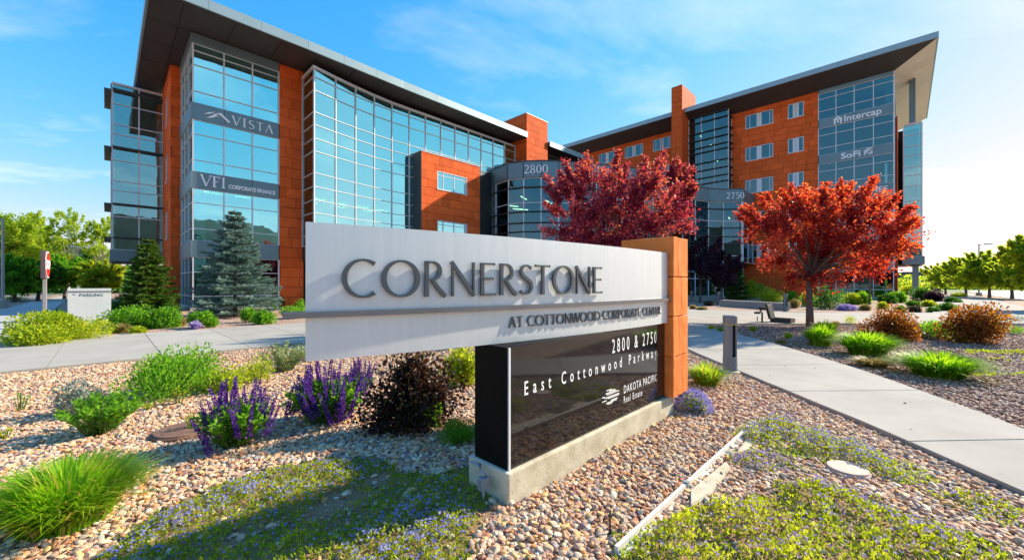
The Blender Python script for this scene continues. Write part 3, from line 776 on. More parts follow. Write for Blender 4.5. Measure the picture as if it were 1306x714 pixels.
for (px, d, z, r_) in ((640, 39.5, 9.75, .6), (652, 39.6, 9.35, .3), (668, 39.0, 10.0, 1.0), (664, 39.6, 9.0, .2), (646, 40.5, 8.4, .5), (930, 48, 9.5, .8), (910, 48.5, 7.8, .4), (700, 39, 9.6, .9)):
    p = PD(px, d)
    link('hanging_light', unit(M_lamp), LK, (p[0] - OL[0], p[1] - OL[1], z), (0, 0, r_ - .6), (1.6, .05, .06))
# numbers on the band
def on_band(txt, i0, f, h, z, sp):
    A, B = lk[i0], lk[i0 + 1]; t = Vector((B[0] - A[0], B[1] - A[1])).normalized(); nrm = Vector((t.y, -t.x))
    p = Vector(A) + (Vector(B) - Vector(A)) * f + nrm * 0.27
    serif_word(LK, txt, h, M_white, (p.x - OL[0], p.y - OL[1], z), math.atan2(t.y, t.x), sp, 0.05, 1.0, (t.x, t.y))
on_band('2800', 3, 0.03, 0.78, 11.45, 0.06)
on_band('2750', 15, 0.12, 0.72, 11.45, 0.06)

# ------------------------------------------------------------------ right office building
UF = 57.1
OR = (UF, 0.7)
RBD = empty('office_building', W(*OR, 0), ROTU)
tag(RBD, 'six storey red panel office with punched windows and pale pointed roof overhang, right side', 'building')
pw = MB()
wins = []
VE = 37.7
def along(v): return VE - v
panelwall.count = 0
hol = []
for zc in (22.1, 18.0, 13.9, 9.8, 5.7):
    hol += [(along(14.35), along(11.36), zc - .85, zc + .85), (along(9.84), along(8.31), zc - .85, zc + .85)]
    if zc > 13: hol += [(along(26.6), along(24.0), zc - .85, zc + .85), (along(31.2), along(28.2), zc - .85, zc + .85), (along(35.9), along(32.9), zc - .85, zc + .85)]
# nearer (right) half first so that the largest panels are the single ones
def sub(h, a0, a1): return [(q[0] - a0, q[1] - a0, q[2], q[3]) for q in h if q[1] > a0 and q[0] < a1]
A1 = along(16.0)
panelwall(RBD, OR, (UF, 16.0), (UF, 6.95), 3.9, 23.6, sub(hol, A1, 99), seed=21, limit=300, stuff=pw)
panelwall(RBD, OR, (UF, VE), (UF, 22.3), 0, 23.6, sub(hol, 0, along(22.3)), seed=22, limit=300, stuff=pw)
panelwall(RBD, OR, (UF, 16.0), (UF, 6.95), 0, 3.9, (), seed=23, limit=300, stuff=pw)
for q in hol:
    wide = q[1] - q[0] > 2
    window(RBD, OR, (UF, VE), (UF, 6.95), q[0], q[1], q[2], q[3], (0, .14, .46, .54, .9, 1) if wide else (0, .40, .60, 1), (2, 3) if wide else (1, 2), M_glassr)
# glazed corner with tenant bands
gc = lin((UF, 6.92), (UF, 0.72), 4)
for i, zt in enumerate((24.4, 20.3, 16.2, 12.1, 8.0, 3.9)):
    zb = zt - 3.1
    rows = [zb + 0.0, zb + 0.9, zb + 2.3, zt - 0.02] if i else [20.3, 21.2, 22.6, 23.2]
    if i: bandrow(RBD, OR, [gc[0], gc[2], gc[4]], zt - 1.0, zt, M_band, 0.10)
    if i == 0: bandrow(RBD, OR, [gc[0], gc[2], gc[4]], 23.22, 23.62, M_band, 0.10)
    else:
        rows = [zt - 4.1, zt - 3.3, zt - 1.85, zt - 1.02] if i < 5 else [0.1, 1.0, 2.88]
    glazing(RBD, OR, gc, rows, M_glassr, mull=0.07, trans=0.06)
block('corner_trim', M_alu, RBD, (UF - .1, 0.62, 3), (UF + .12, 0.75, 23.6), OR)
# stair glazing with fins beside the red fin wall
st = lin((55.9, 20.95), (55.9, 16.0), 3)
zst = [12.6, 13.6, 14.9, 15.7, 16.7, 17.7, 19.1, 19.8, 20.8, 21.8, 23.2, 24.0, 24.9]
glazing(RBD, OR, st, zst, M_glassr, mull=0.09, trans=0.06, fins=tuple(zst[1:-1]), finproud=0.25)
glazing(RBD, OR, [(55.9, 16.0), (57.1, 16.0)], zst, M_glassr, mull=0.09, trans=0.06, fins=tuple(zst[1:-1]), vskip=(0,), finproud=0.25)
block('stair_core', M_core, RBD, (57.4, 16.2, 0), (57.6, 20.9, 24.5), OR)
for i, (vv, zz_) in enumerate(((18.4, 20.2), (19.6, 22.3), (19.7, 21.7), (17.6, 17.9))):
    link('pendant_lamp', unit(M_lamp), RBD, (56.8 - OR[0], vv - OR[1], zz_), None, (.12, .12, .12))
panelwall(RBD, OR, (53.6, 22.4), (53.6, 21.0), 0, 28.1, seed=31, limit=300, stuff=pw)
panelwall(RBD, OR, (53.6, 21.0), (58.4, 21.0), 0, 28.1, seed=32, limit=300, stuff=pw)
block('fin_core', M_redback, RBD, (53.9, 21.3, 0), (58.3, 22.38, 28.08), OR)
# end wall, box bay and terrace post
panelwall(RBD, OR, (57.35, 0.45), (61.4, 0.45), 0, 19.0, seed=33, limit=300, stuff=pw)
tag(pw.obj('panel_field', M_red, RBD), kind='stuff')
block('end_core', M_redback, RBD, (57.5, 0.8, 0), (70, 1.2, 19.0), OR)
bz = [4.6, 6.0, 7.2, 8.7, 9.5, 10.6, 12.2, 13.4, 14.3, 15.6, 16.6, 17.8, 18.9]
glazing(RBD, OR, lin((61.5, 0.0), (61.5, -1.43), 1), bz, M_glassdk, mull=0.08, trans=0.06)
glazing(RBD, OR, lin((61.5, -1.43), (68.0, -1.43), 4), bz, M_glass, mull=0.07, trans=0.06, vskip=(0,))
bandrow(RBD, OR, [(61.4, 0.1), (61.4, -1.65)], 3.7, 4.58, M_band, 0.05)
bandrow(RBD, OR, [(61.4, -1.5), (68, -1.5)], 3.7, 4.58, M_band, 0.05)
bandrow(RBD, OR, [(61.5, 0.0), (61.5, -1.45)], 18.92, 19.1, M_alu, 0.10, name='coping')
block('bay_core', M_core, RBD, (63.5, -1.2, 3.8), (68, 0.5, 19.0), OR)
block('bay_floor', M_soffit, RBD, (61.6, -1.35, 3.65), (68, 0.5, 3.75), OR)
block('bay_post', M_band, RBD, (62.3, -1.2, 0), (62.8, -0.7, 3.66), OR)
block('terrace_post', M_band, RBD, (62.0, -0.95, 19.1), (62.9, -0.45, 24.1), OR)
block('terrace_wall', M_soffit_lit, RBD, (57.6, 4.0, 19.0), (72, 4.2, 23.9), OR)
block('terrace_floor', M_slab, RBD, (57.3, 0.5, 18.85), (72, 4.0, 19.02), OR)
for z in (3.7, 7.8, 11.9, 16.0, 20.1):
    block('floor_slab', M_slab, RBD, (57.3, 0.9, z - .3), (64, 6.9, z), OR)
block('core_wall', M_core, RBD, (61.5, 1.5, 0), (61.8, 36, 23.4), OR)
block('core_wall', M_core, RBD, (57.6, 7.0, 0), (61.6, 7.2, 23.4), OR)
# roof: soffit rises outward to a sharp corner
UE, VEe, ZI, ZO, VB, UB = 54.4, -2.3, 23.6, 24.6, 43.0, 80.0
def tr(p): return (p[0] - OR[0], p[1] - OR[1], p[2])
m = MB(); m.add([tr(p) for p in ((UF, 0.7, ZI), (UE, VEe, ZO), (UE, VB, ZO), (UF, VB, ZI))], [(0, 1, 2, 3)]); m.obj('soffit', M_soffit, RBD)
nb_ = 16
for i in range(nb_):
    ua, ub = UF + (UB - UF) * i / nb_, UF + (UB - UF) * (i + 1) / nb_
    oa, ob = (UE if i == 0 else ua), ub
    g = 0.02
    MB().add([tr(p) for p in ((ua + g, 0.7, ZI), (ub - g, 0.7, ZI), (ob - g, VEe, ZO), (oa + g, VEe, ZO), (ua + g, 0.7, ZI + .05), (ub - g, 0.7, ZI + .05), (ob - g, VEe, ZO + .05), (oa + g, VEe, ZO + .05))], [(0, 1, 2, 3), (4, 7, 6, 5), (0, 4, 5, 1), (1, 5, 6, 2), (2, 6, 7, 3), (3, 7, 4, 0)]).obj('soffit_board', M_soffit_lit, RBD)
m = MB(); m.add([tr(p) for p in ((UE - .02, VEe - .02, ZO + .45), (UB, VEe - .02, ZO + .45), (UB, VB, ZI + .3), (UE - .02, VB, ZO + .45), (UE, VEe, ZO + .06), (UB, VEe, ZO + .06), (UB, .9, ZI + .08), (UF + .2, .9, ZI + .08), (UF + .2, VB, ZI + .08), (UE, VB, ZO + .06))], [(0, 1, 2, 3), (4, 7, 6, 5), (4, 9, 8, 7), (6, 7, 8, 2)]); m.obj('roof', M_soffit, RBD)
block('roof_ceiling', M_soffit_lit, RBD, (UF + .1, 0.75, ZI + .02), (UB, 6, ZI + .06), OR)
bandrow(RBD, OR, [(UE, q) for q in (VB, 37, 31, 25, 22.4)], ZO - .02, ZO + .55, M_fascia, 0.06, name='fascia', back=-.05, gap=.004)
bandrow(RBD, OR, [(UE, q) for q in (21, 15, 9, 3.5, VEe - .06)], ZO - .02, ZO + .55, M_fascia, 0.06, name='fascia', back=-.05, gap=.004)
bandrow(RBD, OR, [(q, VEe) for q in (UE, 60, 66, 72, UB)], ZO - .02, ZO + .55, M_fascia, 0.06, name='fascia', back=-.05, gap=.004)
bandrow(RBD, OR, [(UF, VB), (UF, VE)], 0, 23.4, M_banddk, 0, name='rear_wall')
# tenant names
def uo(v): return (-0.13, v - OR[1])
m = MB()
for x0, x1, z0, z1 in ((0, .16, 0, .5), (.54, .70, 0, .5), (0, .70, .42, .58), (.25, .45, .14, .34)): m.box((x0, -.04, z0), (x1, 0, z1))
m.add([(-.08, -.045, .50), (.35, -.045, .86), (.78, -.045, .50), (.66, -.045, .44), (.35, -.045, .70), (.04, -.045, .44)], [(0, 1, 4, 5), (1, 2, 3, 4)])
m.obj('house_emblem', M_white, RBD, (*uo(5.55), 19.38), (0, 0, rad(-90)))
lettering('lettering', 'Intercap', M_white, RBD, (*uo(4.7), 19.46), RU, 0.95, 0.98, 0.03, bold=0.012)
lettering('lettering', 'SoFi', M_white, RBD, (*uo(4.95), 15.40), RU, 0.88, 1.12, 0.03, bold=0.02)
m = MB()
for i in range(4):
    for j in range(4):
        if (i + j * 3) % 4 != 1: m.box((i * .18, -.04, j * .18), (i * .18 + .15, 0, j * .18 + .15))
m.obj('square_emblem', M_white, RBD, (*uo(3.02), 15.40), (0, 0, rad(-90)))
lettering('lettering', 'JAMES', M_white, RBD, (*uo(3.25), 11.28), RU, 0.80, 1.0, 0.03, bold=0.015)

# ------------------------------------------------------------------ monument sign
OS = (2.05, 2.056)
SG = empty('monument_sign', W(*OS, 0), ROTU)
tag(SG, 'long curved brushed metal monument sign reading CORNERSTONE on black panel and orange stone pier', 'sign')
def bev_at(name, mat, parent, a, b, org, bev=0.006, seg_=2, jit=0.0, seed=0, cuts=0):
    me = bevbox(name, abs(b[0] - a[0]), abs(b[1] - a[1]), abs(b[2] - a[2]), mat, bev, seg_, jit, seed, z0=False, cuts=cuts)
    return link(name, me, parent, ((a[0] + b[0]) / 2 - org[0], (a[1] + b[1]) / 2 - org[1], (a[2] + b[2]) / 2))
bev_at('concrete_base', M_base, SG, (2.02, 2.02, -0.15), (4.90, 2.47, 0.234), OS, 0.012, 2, 0.0015, 3, 2)
body = bev_at('black_cabinet', M_black, SG, (2.05, 2.066, 0.236), (4.72, 2.43, 1.133), OS, 0.004)
face = block('glossy_face', M_gloss, SG, (2.076, 2.056, 0.245), (4.72, 2.0655, 1.128), OS)
block('edge_trim', M_alu, SG, (2.058, 2.052, 0.237), (2.074, 2.0655, 1.131), OS)
block('shadow_gap', M_black, SG, (4.722, 2.07, 0.24), (4.733, 2.40, 1.96), OS)
# curved plate
def pv(u): return 2.02 + 0.0374 * (4.6 - u) ** 2
def pcurve(u, off=0.0):
    s = -2 * 0.0374 * (4.6 - u); t = Vector((1, s)).normalized(); nrm = Vector((t.y, -t.x))
    return Vector((u, pv(u))) + nrm * off, math.atan2(t.y, t.x)
def curved_bar(name, mat, parent, ua, ub, d0, d1, z0, z1, nseg=40):
    m = MB(); vs, fs = [], []
    for i in range(nseg + 1):
        u = ua + (ub - ua) * i / nseg
        for d in (d0, d1):
            p, _ = pcurve(u, d); vs += [(p.x - OS[0], p.y - OS[1], z0), (p.x - OS[0], p.y - OS[1], z1)]
    for i in range(nseg):
        o = i * 4; q = o + 4
        fs += [(o + 2, q + 2, q + 3, o + 3), (q, o, o + 1, q + 1), (o + 1, o + 3, q + 3, q + 1), (o, q, q + 2, o + 2)]
    e = nseg * 4; fs += [(0, 2, 3, 1), (e, e + 1, e + 3, e + 2)]
    o = m.add(vs, fs).obj(name, mat, parent)
    return o
plate = curved_bar('metal_plate', M_steel, SG, 0.836, 4.72, -0.07, 0.0, 1.136, 1.972)
curved_bar('fin_bar', M_bar, SG, 0.72, 4.715, 0.0, 0.035, 1.398, 1.432)
curved_bar('fin_bar', M_bar, SG, 0.72, 0.834, -0.07, -0.001, 1.398, 1.432, 3)
def upx(px):
    lo, hi = 0.6, 4.8
    for _ in range(50):
        mid = (lo + hi) / 2; p = W(mid, pv(mid))
        if CX + F * p.x / p.y < px: lo = mid
        else: hi = mid
    return lo
def plate_text(txt, ua, ub, h, z, space, depth, standoff, wordgap=0.42):
    tot = sum((GL[c][0] + space) if c != ' ' else wordgap for c in txt) - space
    xs = (ub - ua) / (tot * h); a = ua
    for c in txt:
        if c == ' ': a += wordgap * h * xs; continue
        p, ang = pcurve(a, standoff)
        stroke_letter('letter', c, h, depth, M_letter, xs).obj('letter', M_letter, plate, (p.x - OS[0], p.y - OS[1], z), (0, 0, ang))
        a += (GL[c][0] + space) * h * xs
    return xs
plate_text('CORNERSTONE', upx(436), upx(766), 0.246, 1.512, 0.07, 0.022, 0.012)
plate_text('AT COTTONWOOD CORPORATE CENTER', upx(648), upx(841), 0.088, 1.252, 0.03, 0.012, 0.006)
# white print on the black face
yt = 2.0545 - OS[1]
def fl_text(t, u, z, size, xs, wid, bold=0.0):
    return lettering('lettering', t, M_white, SG, (u - OS[0], yt, z), RV, size, xs, 0.0012, 'LEFT', 1.0, bold, wid)
fl_text('2800 & 2750', 3.50, 0.915, 0.198, 0.62, 0.99)
fl_text('East Cottonwood Parkway', 2.22, 0.754, 0.150, 0.66, 2.27, .001)
fl_text('DAKOTA PACIFIC', 3.73, 0.472, 0.118, 0.68, .765)
fl_text('Real Estate', 3.73, 0.374, 0.098, 0.66, .40)
m = MB()
for k, (x0, x1) in enumerate(((.12, .24), (.09, .34), (.20, .36), (.0, .10), (.12, .40), (.05, .40), (.0, .06), (.10, .40), (.08, .33), (.16, .30), (.10, .22))):
    z = 0.425 + k * 0.0135
    m.box((x0 * .80, -.0012, z), (x1 * .80, 0.0012, z + 0.0075))
m.obj('wave_emblem', M_white, SG, (3.32 - OS[0], yt, 0))
# stone pier: four courses of two stones
zc = [0.238, 0.726, 1.208, 1.684, 2.17]; su = [5.02, 4.90, 4.98, 4.87]
pier = block('pier_core', M_redback, SG, (4.75, 1.975, 0.236), (5.17, 2.62, 2.15), OS)
root_p = pier
for i in range(4):
    z0, z1 = zc[i] + .004, zc[i + 1] - .004; s = su[i]
    bev_at('stone', M_stone, SG, (4.734, 1.954, z0), (s - .003, 2.64, z1), OS, 0.010, 2, 0.0022, i, 2)
    bev_at('stone', M_stone, SG, (s + .003, 1.956, z0 + .001), (5.183, 2.64, z1 - .001), OS, 0.010, 2, 0.0022, i + 10, 2)
bpy.data.objects.remove(pier)
# conduit box on the end of the base
cb = empty('conduit_box', W(1.94, 2.20, 0), ROTU); tag(cb, 'small grey electrical conduit box at the near end of the sign base', 'electrical box')
link('box', bevbox('box', 0.075, 0.06, 0.095, M_pole, 0.006), cb, (0, 0, 0.09))
MB().tube([(0, 0, .18), (0, .0, .205), (-.0, .03, .225), (0.03, .075, .232), (0.03, .17, .235)], [.013] * 5, 8).obj('conduit', M_pole, cb, smooth=True)
MB().tube([(0, 0, .0), (0, 0, .095)], [.013] * 2, 8).obj('conduit', M_pole, cb, smooth=True)

# ------------------------------------------------------------------ bollards
def bollard(loc, label, detail=True):
    r = empty('bollard', loc, rad(20)); tag(r, label, 'bollard', 'grey bollard lights along the walks')
    MB().lathe([(.19, -.05), (.19, .035), (.18, .045)], 28).obj('footing', M_base, r, smooth=False)
    MB().lathe([(.118, .046), (.118, .29), (.112, .292)], 32).obj('lower_sleeve', M_bol, r)
    m = MB()                                             # open lamp section: back half shell and a slim core
    n = 20; vs, fs = [], []
    for i in range(n + 1):
        a = rad(-62 + 304 * i / n)
        for rr in (.112, .085):
            for z in (.29, .87): vs.append((rr * math.cos(a), rr * math.sin(a), z))
    for i in range(n):
        o = i * 4; q = o + 4
        fs += [(o, q, q + 1, o + 1), (o + 2, o + 3, q + 3, q + 2), (o + 1, q + 1, q + 3, o + 3)]
    fs += [(0, 1, 3, 2), (n * 4, n * 4 + 2, n * 4 + 3, n * 4 + 1)]
    m.add(vs, fs).obj('shell', M_bol, r)
    MB().lathe([(.045, .29), (.045, .87)], 16).obj('lamp_core', M_pole, r, smooth=False)
    MB().lathe([(.09, .862), (.112, .868), (.112, .885), (.09, .888)], 32).obj('reflector_ring', MATS['brass_ring'], r)
    MB().lathe([(.116, .888), (.118, .89), (.118, 1.02), (.112, 1.03), (0.02, 1.032)], 32).obj('cap', M_bol, r)
    return r
surf('brass_ring', (0.40, 0.30, 0.06), (0.50, 0.40, 0.10), 5, 0.4, metal=0.5)
bollard(G(931, 475), 'large grey bollard light beside the footpath, just right of the stone pier')
bollard(G(1001.6, 397.8), 'grey bollard at the near end of the low concrete wall')
bollard(G(916.5, 389.7), 'grey bollard at the far end of the low concrete wall')
bollard(G(882, 386), 'smallest grey bollard by the dark plum trees, next to the stone pier edge')

# ------------------------------------------------------------------ low walls
def wall(name, label, p0, p1, h, th, cat='wall', cap=None):
    t = Vector((p1.x - p0.x, p1.y - p0.y)); r = empty(name, p0, math.atan2(t.y, t.x)); tag(r, label, cat)
    L = t.length; k = max(1, int(L / 2.4))
    for i in range(k):
        link('cast_section', bevbox('cast_section', L / k - .012, th, h + .1, M_conc, .012), r, ((i + .5) * L / k, th / 2, -.1))
    return r
wall('low_wall', 'low pale concrete seat wall between two bollards on the plaza', G(918, 390.4), G(1000, 396.2), 0.45, 0.45)
wall('low_wall', 'short concrete planter wall under the dark plum trees', G(872, 383), G(914, 382.6), 0.45, 0.4)
# dark retaining wall far right
wall_r = empty('retaining_wall', (60, 118, 0)); tag(wall_r, 'long dark grey retaining wall behind the car park trees on the right', 'wall')
M_dkwall = surf('dark_block_wall', (0.10, 0.085, 0.085), (0.14, 0.12, 0.12), 1, 0.9, objvar=.1)
for i in range(16): block('wall_section', M_dkwall, wall_r, (i * 8 + .03, 0, 0), (i * 8 + 7.97, .4, 5.0 + .15 * (i % 2)))

# ------------------------------------------------------------------ traffic sign, parking sign, lamp posts
P = G(57, 424)
r = empty('stop_sign', P, math.atan2(UY, UX) + rad(3)); tag(r, 'red and white STOP sign seen almost edge on, on a square grey post', 'sign')
link('post', bevbox('post', .09, .09, 2.62, M_post, .008), r, (0, 0, -.05))
link('backing_panel', bevbox('backing_panel', .10, .84, .90, M_postdk, .008), r, (.005, 0, 1.78))
oc = lambda R_, x: [(x, R_ * math.cos(rad(22.5 + 45 * k)), R_ * math.sin(rad(22.5 + 45 * k))) for k in range(8)]
def octo(name, R_, x0, x1, mat):
    return MB().add(oc(R_, x0) + oc(R_, x1), [tuple(range(7, -1, -1)), tuple(range(8, 16))] + [(i, (i + 1) % 8, 8 + (i + 1) % 8, 8 + i) for i in range(8)]).obj(name, mat, r, (0, 0, 2.23))
octo('border', .46, .061, .072, M_white); octo('red_face', .425, .0725, .078, M_signred)
lettering('lettering', 'STOP', M_white, r, (.0795, 0, 2.095), (rad(90), 0, rad(90)), .40, .82, .002, 'CENTER', bold=.01)
r.rotation_euler[2] += rad(-5)

P = G(86, 418); P2 = W(*UV(P))
r = empty('parking_sign', P, ROTU); tag(r, 'low silver metal PARKING sign beside yellow green shrubs on the left', 'sign')
link('metal_panel', bevbox('metal_panel', 1.12, .10, 1.30, M_steel, .006), r, (.56, .05, .13))
block('top_fin', M_bar, r, (-.01, -.02, 1.30), (1.13, 0, 1.335))
link('foot', bevbox('foot', .30, .16, .26, M_base, .01), r, (.93, .07, -.1))
link('foot', bevbox('foot', .30, .16, .26, M_base, .01), r, (.2, .07, -.1))
lettering('lettering', 'PARKING', M_letter, r, (.60, -.004, 1.13), RV, .15, .95, .003, 'CENTER', 1.05)
MB().add([(.10, -.004, 1.18), (.155, -.004, 1.235), (.21, -.004, 1.18), (.155, -.004, 1.195), (.10, .0, 1.18), (.155, .0, 1.235), (.21, .0, 1.18), (.155, .0, 1.195)], [(0, 3, 1), (3, 2, 1), (4, 5, 7), (7, 5, 6)]).obj('arrow', M_letter, r)

def lamp_post(P, h, arm, label, rz):
    r = empty('lamp_post', P, rz); tag(r, label, 'lamp post')
    MB().lathe([(.28, -.1), (.28, .45), (.26, .47)], 20).obj('footing', M_conc, r)
    MB().lathe([(.085, .47), (.06, h)], 14).obj('pole', M_pole, r, smooth=False)
    MB().tube([(0, 0, h - .15), (arm * .5, 0, h - .05), (arm, 0, h - .02)], [.045, .04, .04], 8).obj('arm', M_pole, r)
    link('lamp_head', bevbox('lamp_head', .75, .36, .16, M_pole, .05), r, (arm + .3, 0, h - .10))
    return r
P = G(3.5, 392); lamp_post(P, 6.05, .8, 'tall blue grey lamp post at the left edge of the picture', rad(200))
def far(px, d): return Vector(((px - CX) / F * d, d, 0))
lamp_post(far(1248.5, 52), 6.8, .7, 'lamp post rising above the row of green trees on the right', rad(-10))
lamp_post(far(1194.3, 95), 4.9, 1.4, 'distant small lamp post left of the right hand tree row', rad(-5))

# ------------------------------------------------------------------ camera gear on the plaza
P = G(972, 411.5, ZW)
r = empty('camera_stand', P, rad(15)); tag(r, 'small black camera gimbal on a short stand on the plaza', 'camera stand')
MB().tube([(0, 0, .02), (0, 0, .40)], [.035, .03], 10).obj('column', M_plastic, r)
MB().box((-.14, -.14, 0.0), (.14, .14, .02)).obj('foot_plate', M_plastic, r)
MB().tube([(0, 0, .40), (-.10, 0, .47), (.02, 0, .56), (.12, 0, .52)], [.03, .028, .035, .03], 8).obj('gimbal_arm', M_plastic, r)
link('camera_body', bevbox('camera_body', .26, .16, .12, M_plastic, .02), r, (0.02, 0, .51))
link('camera_body', bevbox('camera_body', .22, .12, .08, M_plastic, .02), r, (-.24, 0, .36))
MB().tube([(-.24, 0, .06), (-.24, 0, .26)], [.018, .018], 8).obj('handle', M_plastic, r)
P = G(998, 411, ZW)
r = empty('equipment_case', P, rad(-52)); tag(r, 'open black plastic equipment case with raised lid on the plaza', 'case')
m = MB(); m.box((-.36, -.25, 0), (.36, .25, .02)); m.box((-.36, -.25, .02), (-.33, .25, .17)); m.box((.33, -.25, .02), (.36, .25, .17)); m.box((-.33, -.25, .02), (.33, -.22, .17)); m.box((-.33, .22, .02), (.33, .25, .17))
m.obj('lower_shell', M_plastic, r)
lid = link('lid', bevbox('lid', .10, .50, .60, M_plastic, .02), r, (-.37, 0, .12), (0, rad(-14), 0))
for y in (-.15, .15): link('latch', bevbox('latch', .04, .06, .10, M_plastic, .008), lid, (0, y, .58))
link('foam_insert', bevbox('foam_insert', .64, .42, .10, M_plastic, .01), r, (0, 0, .022))

# ------------------------------------------------------------------ small things on the gravel
def lid_obj(name, label, P, R_, mat, cat, holes=False):
    r = empty(name, P - Vector((0, 0, .03 if holes else .01)), rad(12)); tag(r, label, cat)
    MB().lathe([(R_ * 1.0, -.05), (R_ * 1.0, .045), (R_ * .965, .052)], 36).obj('rim', mat, r)
    m = MB().lathe([(R_ * .93, .0), (R_ * .93, .062), (R_ * .9, .068), (R_ * .3, .069), (R_ * .28, .069 if holes else .073), (0.01, .0695 if holes else .074)], 36); m.obj('cover', mat, r)
    for q in range(0 if holes else 2):
        a = rad(60 + 180 * q); block('lug', M_plastic if holes else mat, r, (R_ * .72 * math.cos(a) - .012, R_ * .72 * math.sin(a) - .008, .066), (R_ * .72 * math.cos(a) + .012, R_ * .72 * math.sin(a) + .008, .0725))
    return r
lid_obj('manhole_cover', 'round rusty brown manhole cover in the gravel beside purple salvia', G(234, 553), .27, M_rust, 'manhole cover')
lid_obj('valve_cover', 'small round pale pink irrigation valve lid in the gravel on the right', G(1081, 601), .155, M_pink, 'valve cover', True)
A, B, C_ = G(786, 708), G(877, 622), G(958, 546)
def strip(name, label, A, B, h=.055):
    t = B - A; L = t.length; r = empty(name, A, math.atan2(t.y, t.x)); tag(r, label, 'edging', 'white edging strips right of the sign')
    m = MB(); m.box((0, -.012, -.02), (L, .012, h)); m.obj('upright', M_pvc, r)
    m = MB(); m.box((0, -.05, .004), (L, -.013, .016)); m.obj('flange', M_pvc, r)
    MB().box((L - .05, -.020, .0), (L - .012, .018, h + .012)).obj('joiner', M_pole, r)
    return r
strip('edging_strip', 'white edging strip nearest the camera, half buried in green ground cover', A, B)
strip('edging_strip', 'white edging strip running from the metal joiner up to the purple flowers', B + (C_ - B) * .004, C_)
def stoneblock(px, label, h):
    g = [G(*q) for q in px]; m = MB().prism([(p.x, p.y) for p in g], -.05, h)
    bm = bmesh.new(); me0 = mesh('t', m.v, m.f, M_base); bm.from_mesh(me0); bmesh.ops.bevel(bm, geom=list(bm.edges), offset=.008, segments=2, affect='EDGES')
    c = sum(g, Vector()) / len(g)
    for v in bm.verts: v.co -= Vector((c.x, c.y, 0))
    o = link('paving_block', from_bm('paving_block', bm, M_base), None, (c.x, c.y, 0)); tag(o, label, 'block')
stoneblock(((880, 652), (880, 630), (926, 592), (932, 600), (906, 634)), 'pale concrete block lying against the white edging strip, larger of two', .035)
stoneblock(((938, 582), (952, 562), (962, 568), (956, 577)), 'small pale concrete block between two patches of purple flowers', .03)
for (px, py, h, rz, lb) in ((778, 683, .16, .4, 'black drip irrigation stake in the gravel nearest the camera'), (806, 608, .10, 1.2, 'leaning black irrigation stake in the gravel in front of the sign'), (893, 530, .07, 0, 'short black irrigation stake by the purple cushion plant')):
    r = empty('irrigation_stake', G(px, py), rz); tag(r, lb, 'stake', 'irrigation stakes')
    MB().tube([(0, 0, -.03), (.0, .0, h)], [.006, .006], 7).obj('stem', M_plastic, r)
    MB().tube([(-.012, 0, h * .8), (.03, 0, h * .82)], [.009, .009], 7).obj('emitter', M_plastic, r)

# ------------------------------------------------------------------ vegetation
NR = np.random.RandomState(11)
def norm(a): return a / np.maximum(1e-9, np.linalg.norm(a, axis=1, keepdims=True))
def leaf_quads(P, D, L, Wd, rs, droop=0.25):
    """rhombic leaves from base points P along directions D, slightly folded and bent"""
    n = len(P); D = norm(D)
    S = norm(np.cross(D, rs.normal(size=(n, 3)))); N_ = np.cross(S, D)
    L = np.broadcast_to(np.asarray(L, float), (n,))[:, None]; Wd = np.broadcast_to(np.asarray(Wd, float), (n,))[:, None]
    V = np.empty((n, 4, 3))
    V[:, 0] = P; V[:, 1] = P + D * L * .5 + S * Wd * .5 + N_ * L * .08; V[:, 2] = P + D * L - N_ * L * droop * .4; V[:, 3] = P + D * L * .5 - S * Wd * .5 + N_ * L * .08
    return V.reshape(-1, 3)
def leaf_mesh(name, V, mats, tint, mi=None):
    n = len(V) // 4
    return quads(name, V, np.arange(n * 4).reshape(n, 4), mats, np.repeat(tint, 4), mi)
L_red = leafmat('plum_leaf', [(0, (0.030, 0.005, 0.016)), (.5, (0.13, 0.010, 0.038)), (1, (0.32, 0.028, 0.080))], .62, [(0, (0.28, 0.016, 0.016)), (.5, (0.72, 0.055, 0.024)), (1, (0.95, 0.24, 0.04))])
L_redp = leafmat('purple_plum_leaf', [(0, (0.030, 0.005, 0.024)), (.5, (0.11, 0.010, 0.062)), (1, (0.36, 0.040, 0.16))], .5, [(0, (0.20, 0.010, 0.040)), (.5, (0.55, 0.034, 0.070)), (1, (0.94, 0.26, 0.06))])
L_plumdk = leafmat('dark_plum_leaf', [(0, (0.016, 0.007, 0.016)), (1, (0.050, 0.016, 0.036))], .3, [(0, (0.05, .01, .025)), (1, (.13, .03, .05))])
L_nine = leafmat('ninebark_leaf', [(0, (0.012, 0.008, 0.008)), (.75, (0.045, 0.024, 0.020)), (1, (0.10, 0.085, 0.022))], .3, [(0, (.05, .015, .012)), (.8, (.15, .055, .02)), (1, (.32, .30, .04))])
L_green = leafmat('green_leaf', [(0, (0.039, 0.150, 0.008)), (.5, (0.085, 0.260, 0.013)), (1, (0.182, 0.403, 0.026))], .5, [(0, (0.130, 0.390, 0.013)), (1, (0.442, 0.806, 0.039))])
L_dkgreen = leafmat('deep_green_leaf', [(0, (0.022, 0.081, 0.008)), (1, (0.074, 0.216, 0.019))], .4, [(0, (0.068, 0.203, 0.014)), (1, (0.189, 0.459, 0.027))])
L_lime = leafmat('lime_leaf', [(0, (0.143, 0.264, 0.011)), (.5, (0.297, 0.418, 0.017)), (1, (0.572, 0.594, 0.033))], .5, [(0, (0.330, 0.506, 0.013)), (1, (0.836, 0.814, 0.044))])
L_tree = leafmat('spring_tree_leaf', [(0, (0.086, 0.184, 0.011)), (.5, (0.196, 0.322, 0.017)), (1, (0.322, 0.437, 0.023))], .6, [(0, (0.322, 0.529, 0.014)), (1, (0.828, 0.900, 0.057))])
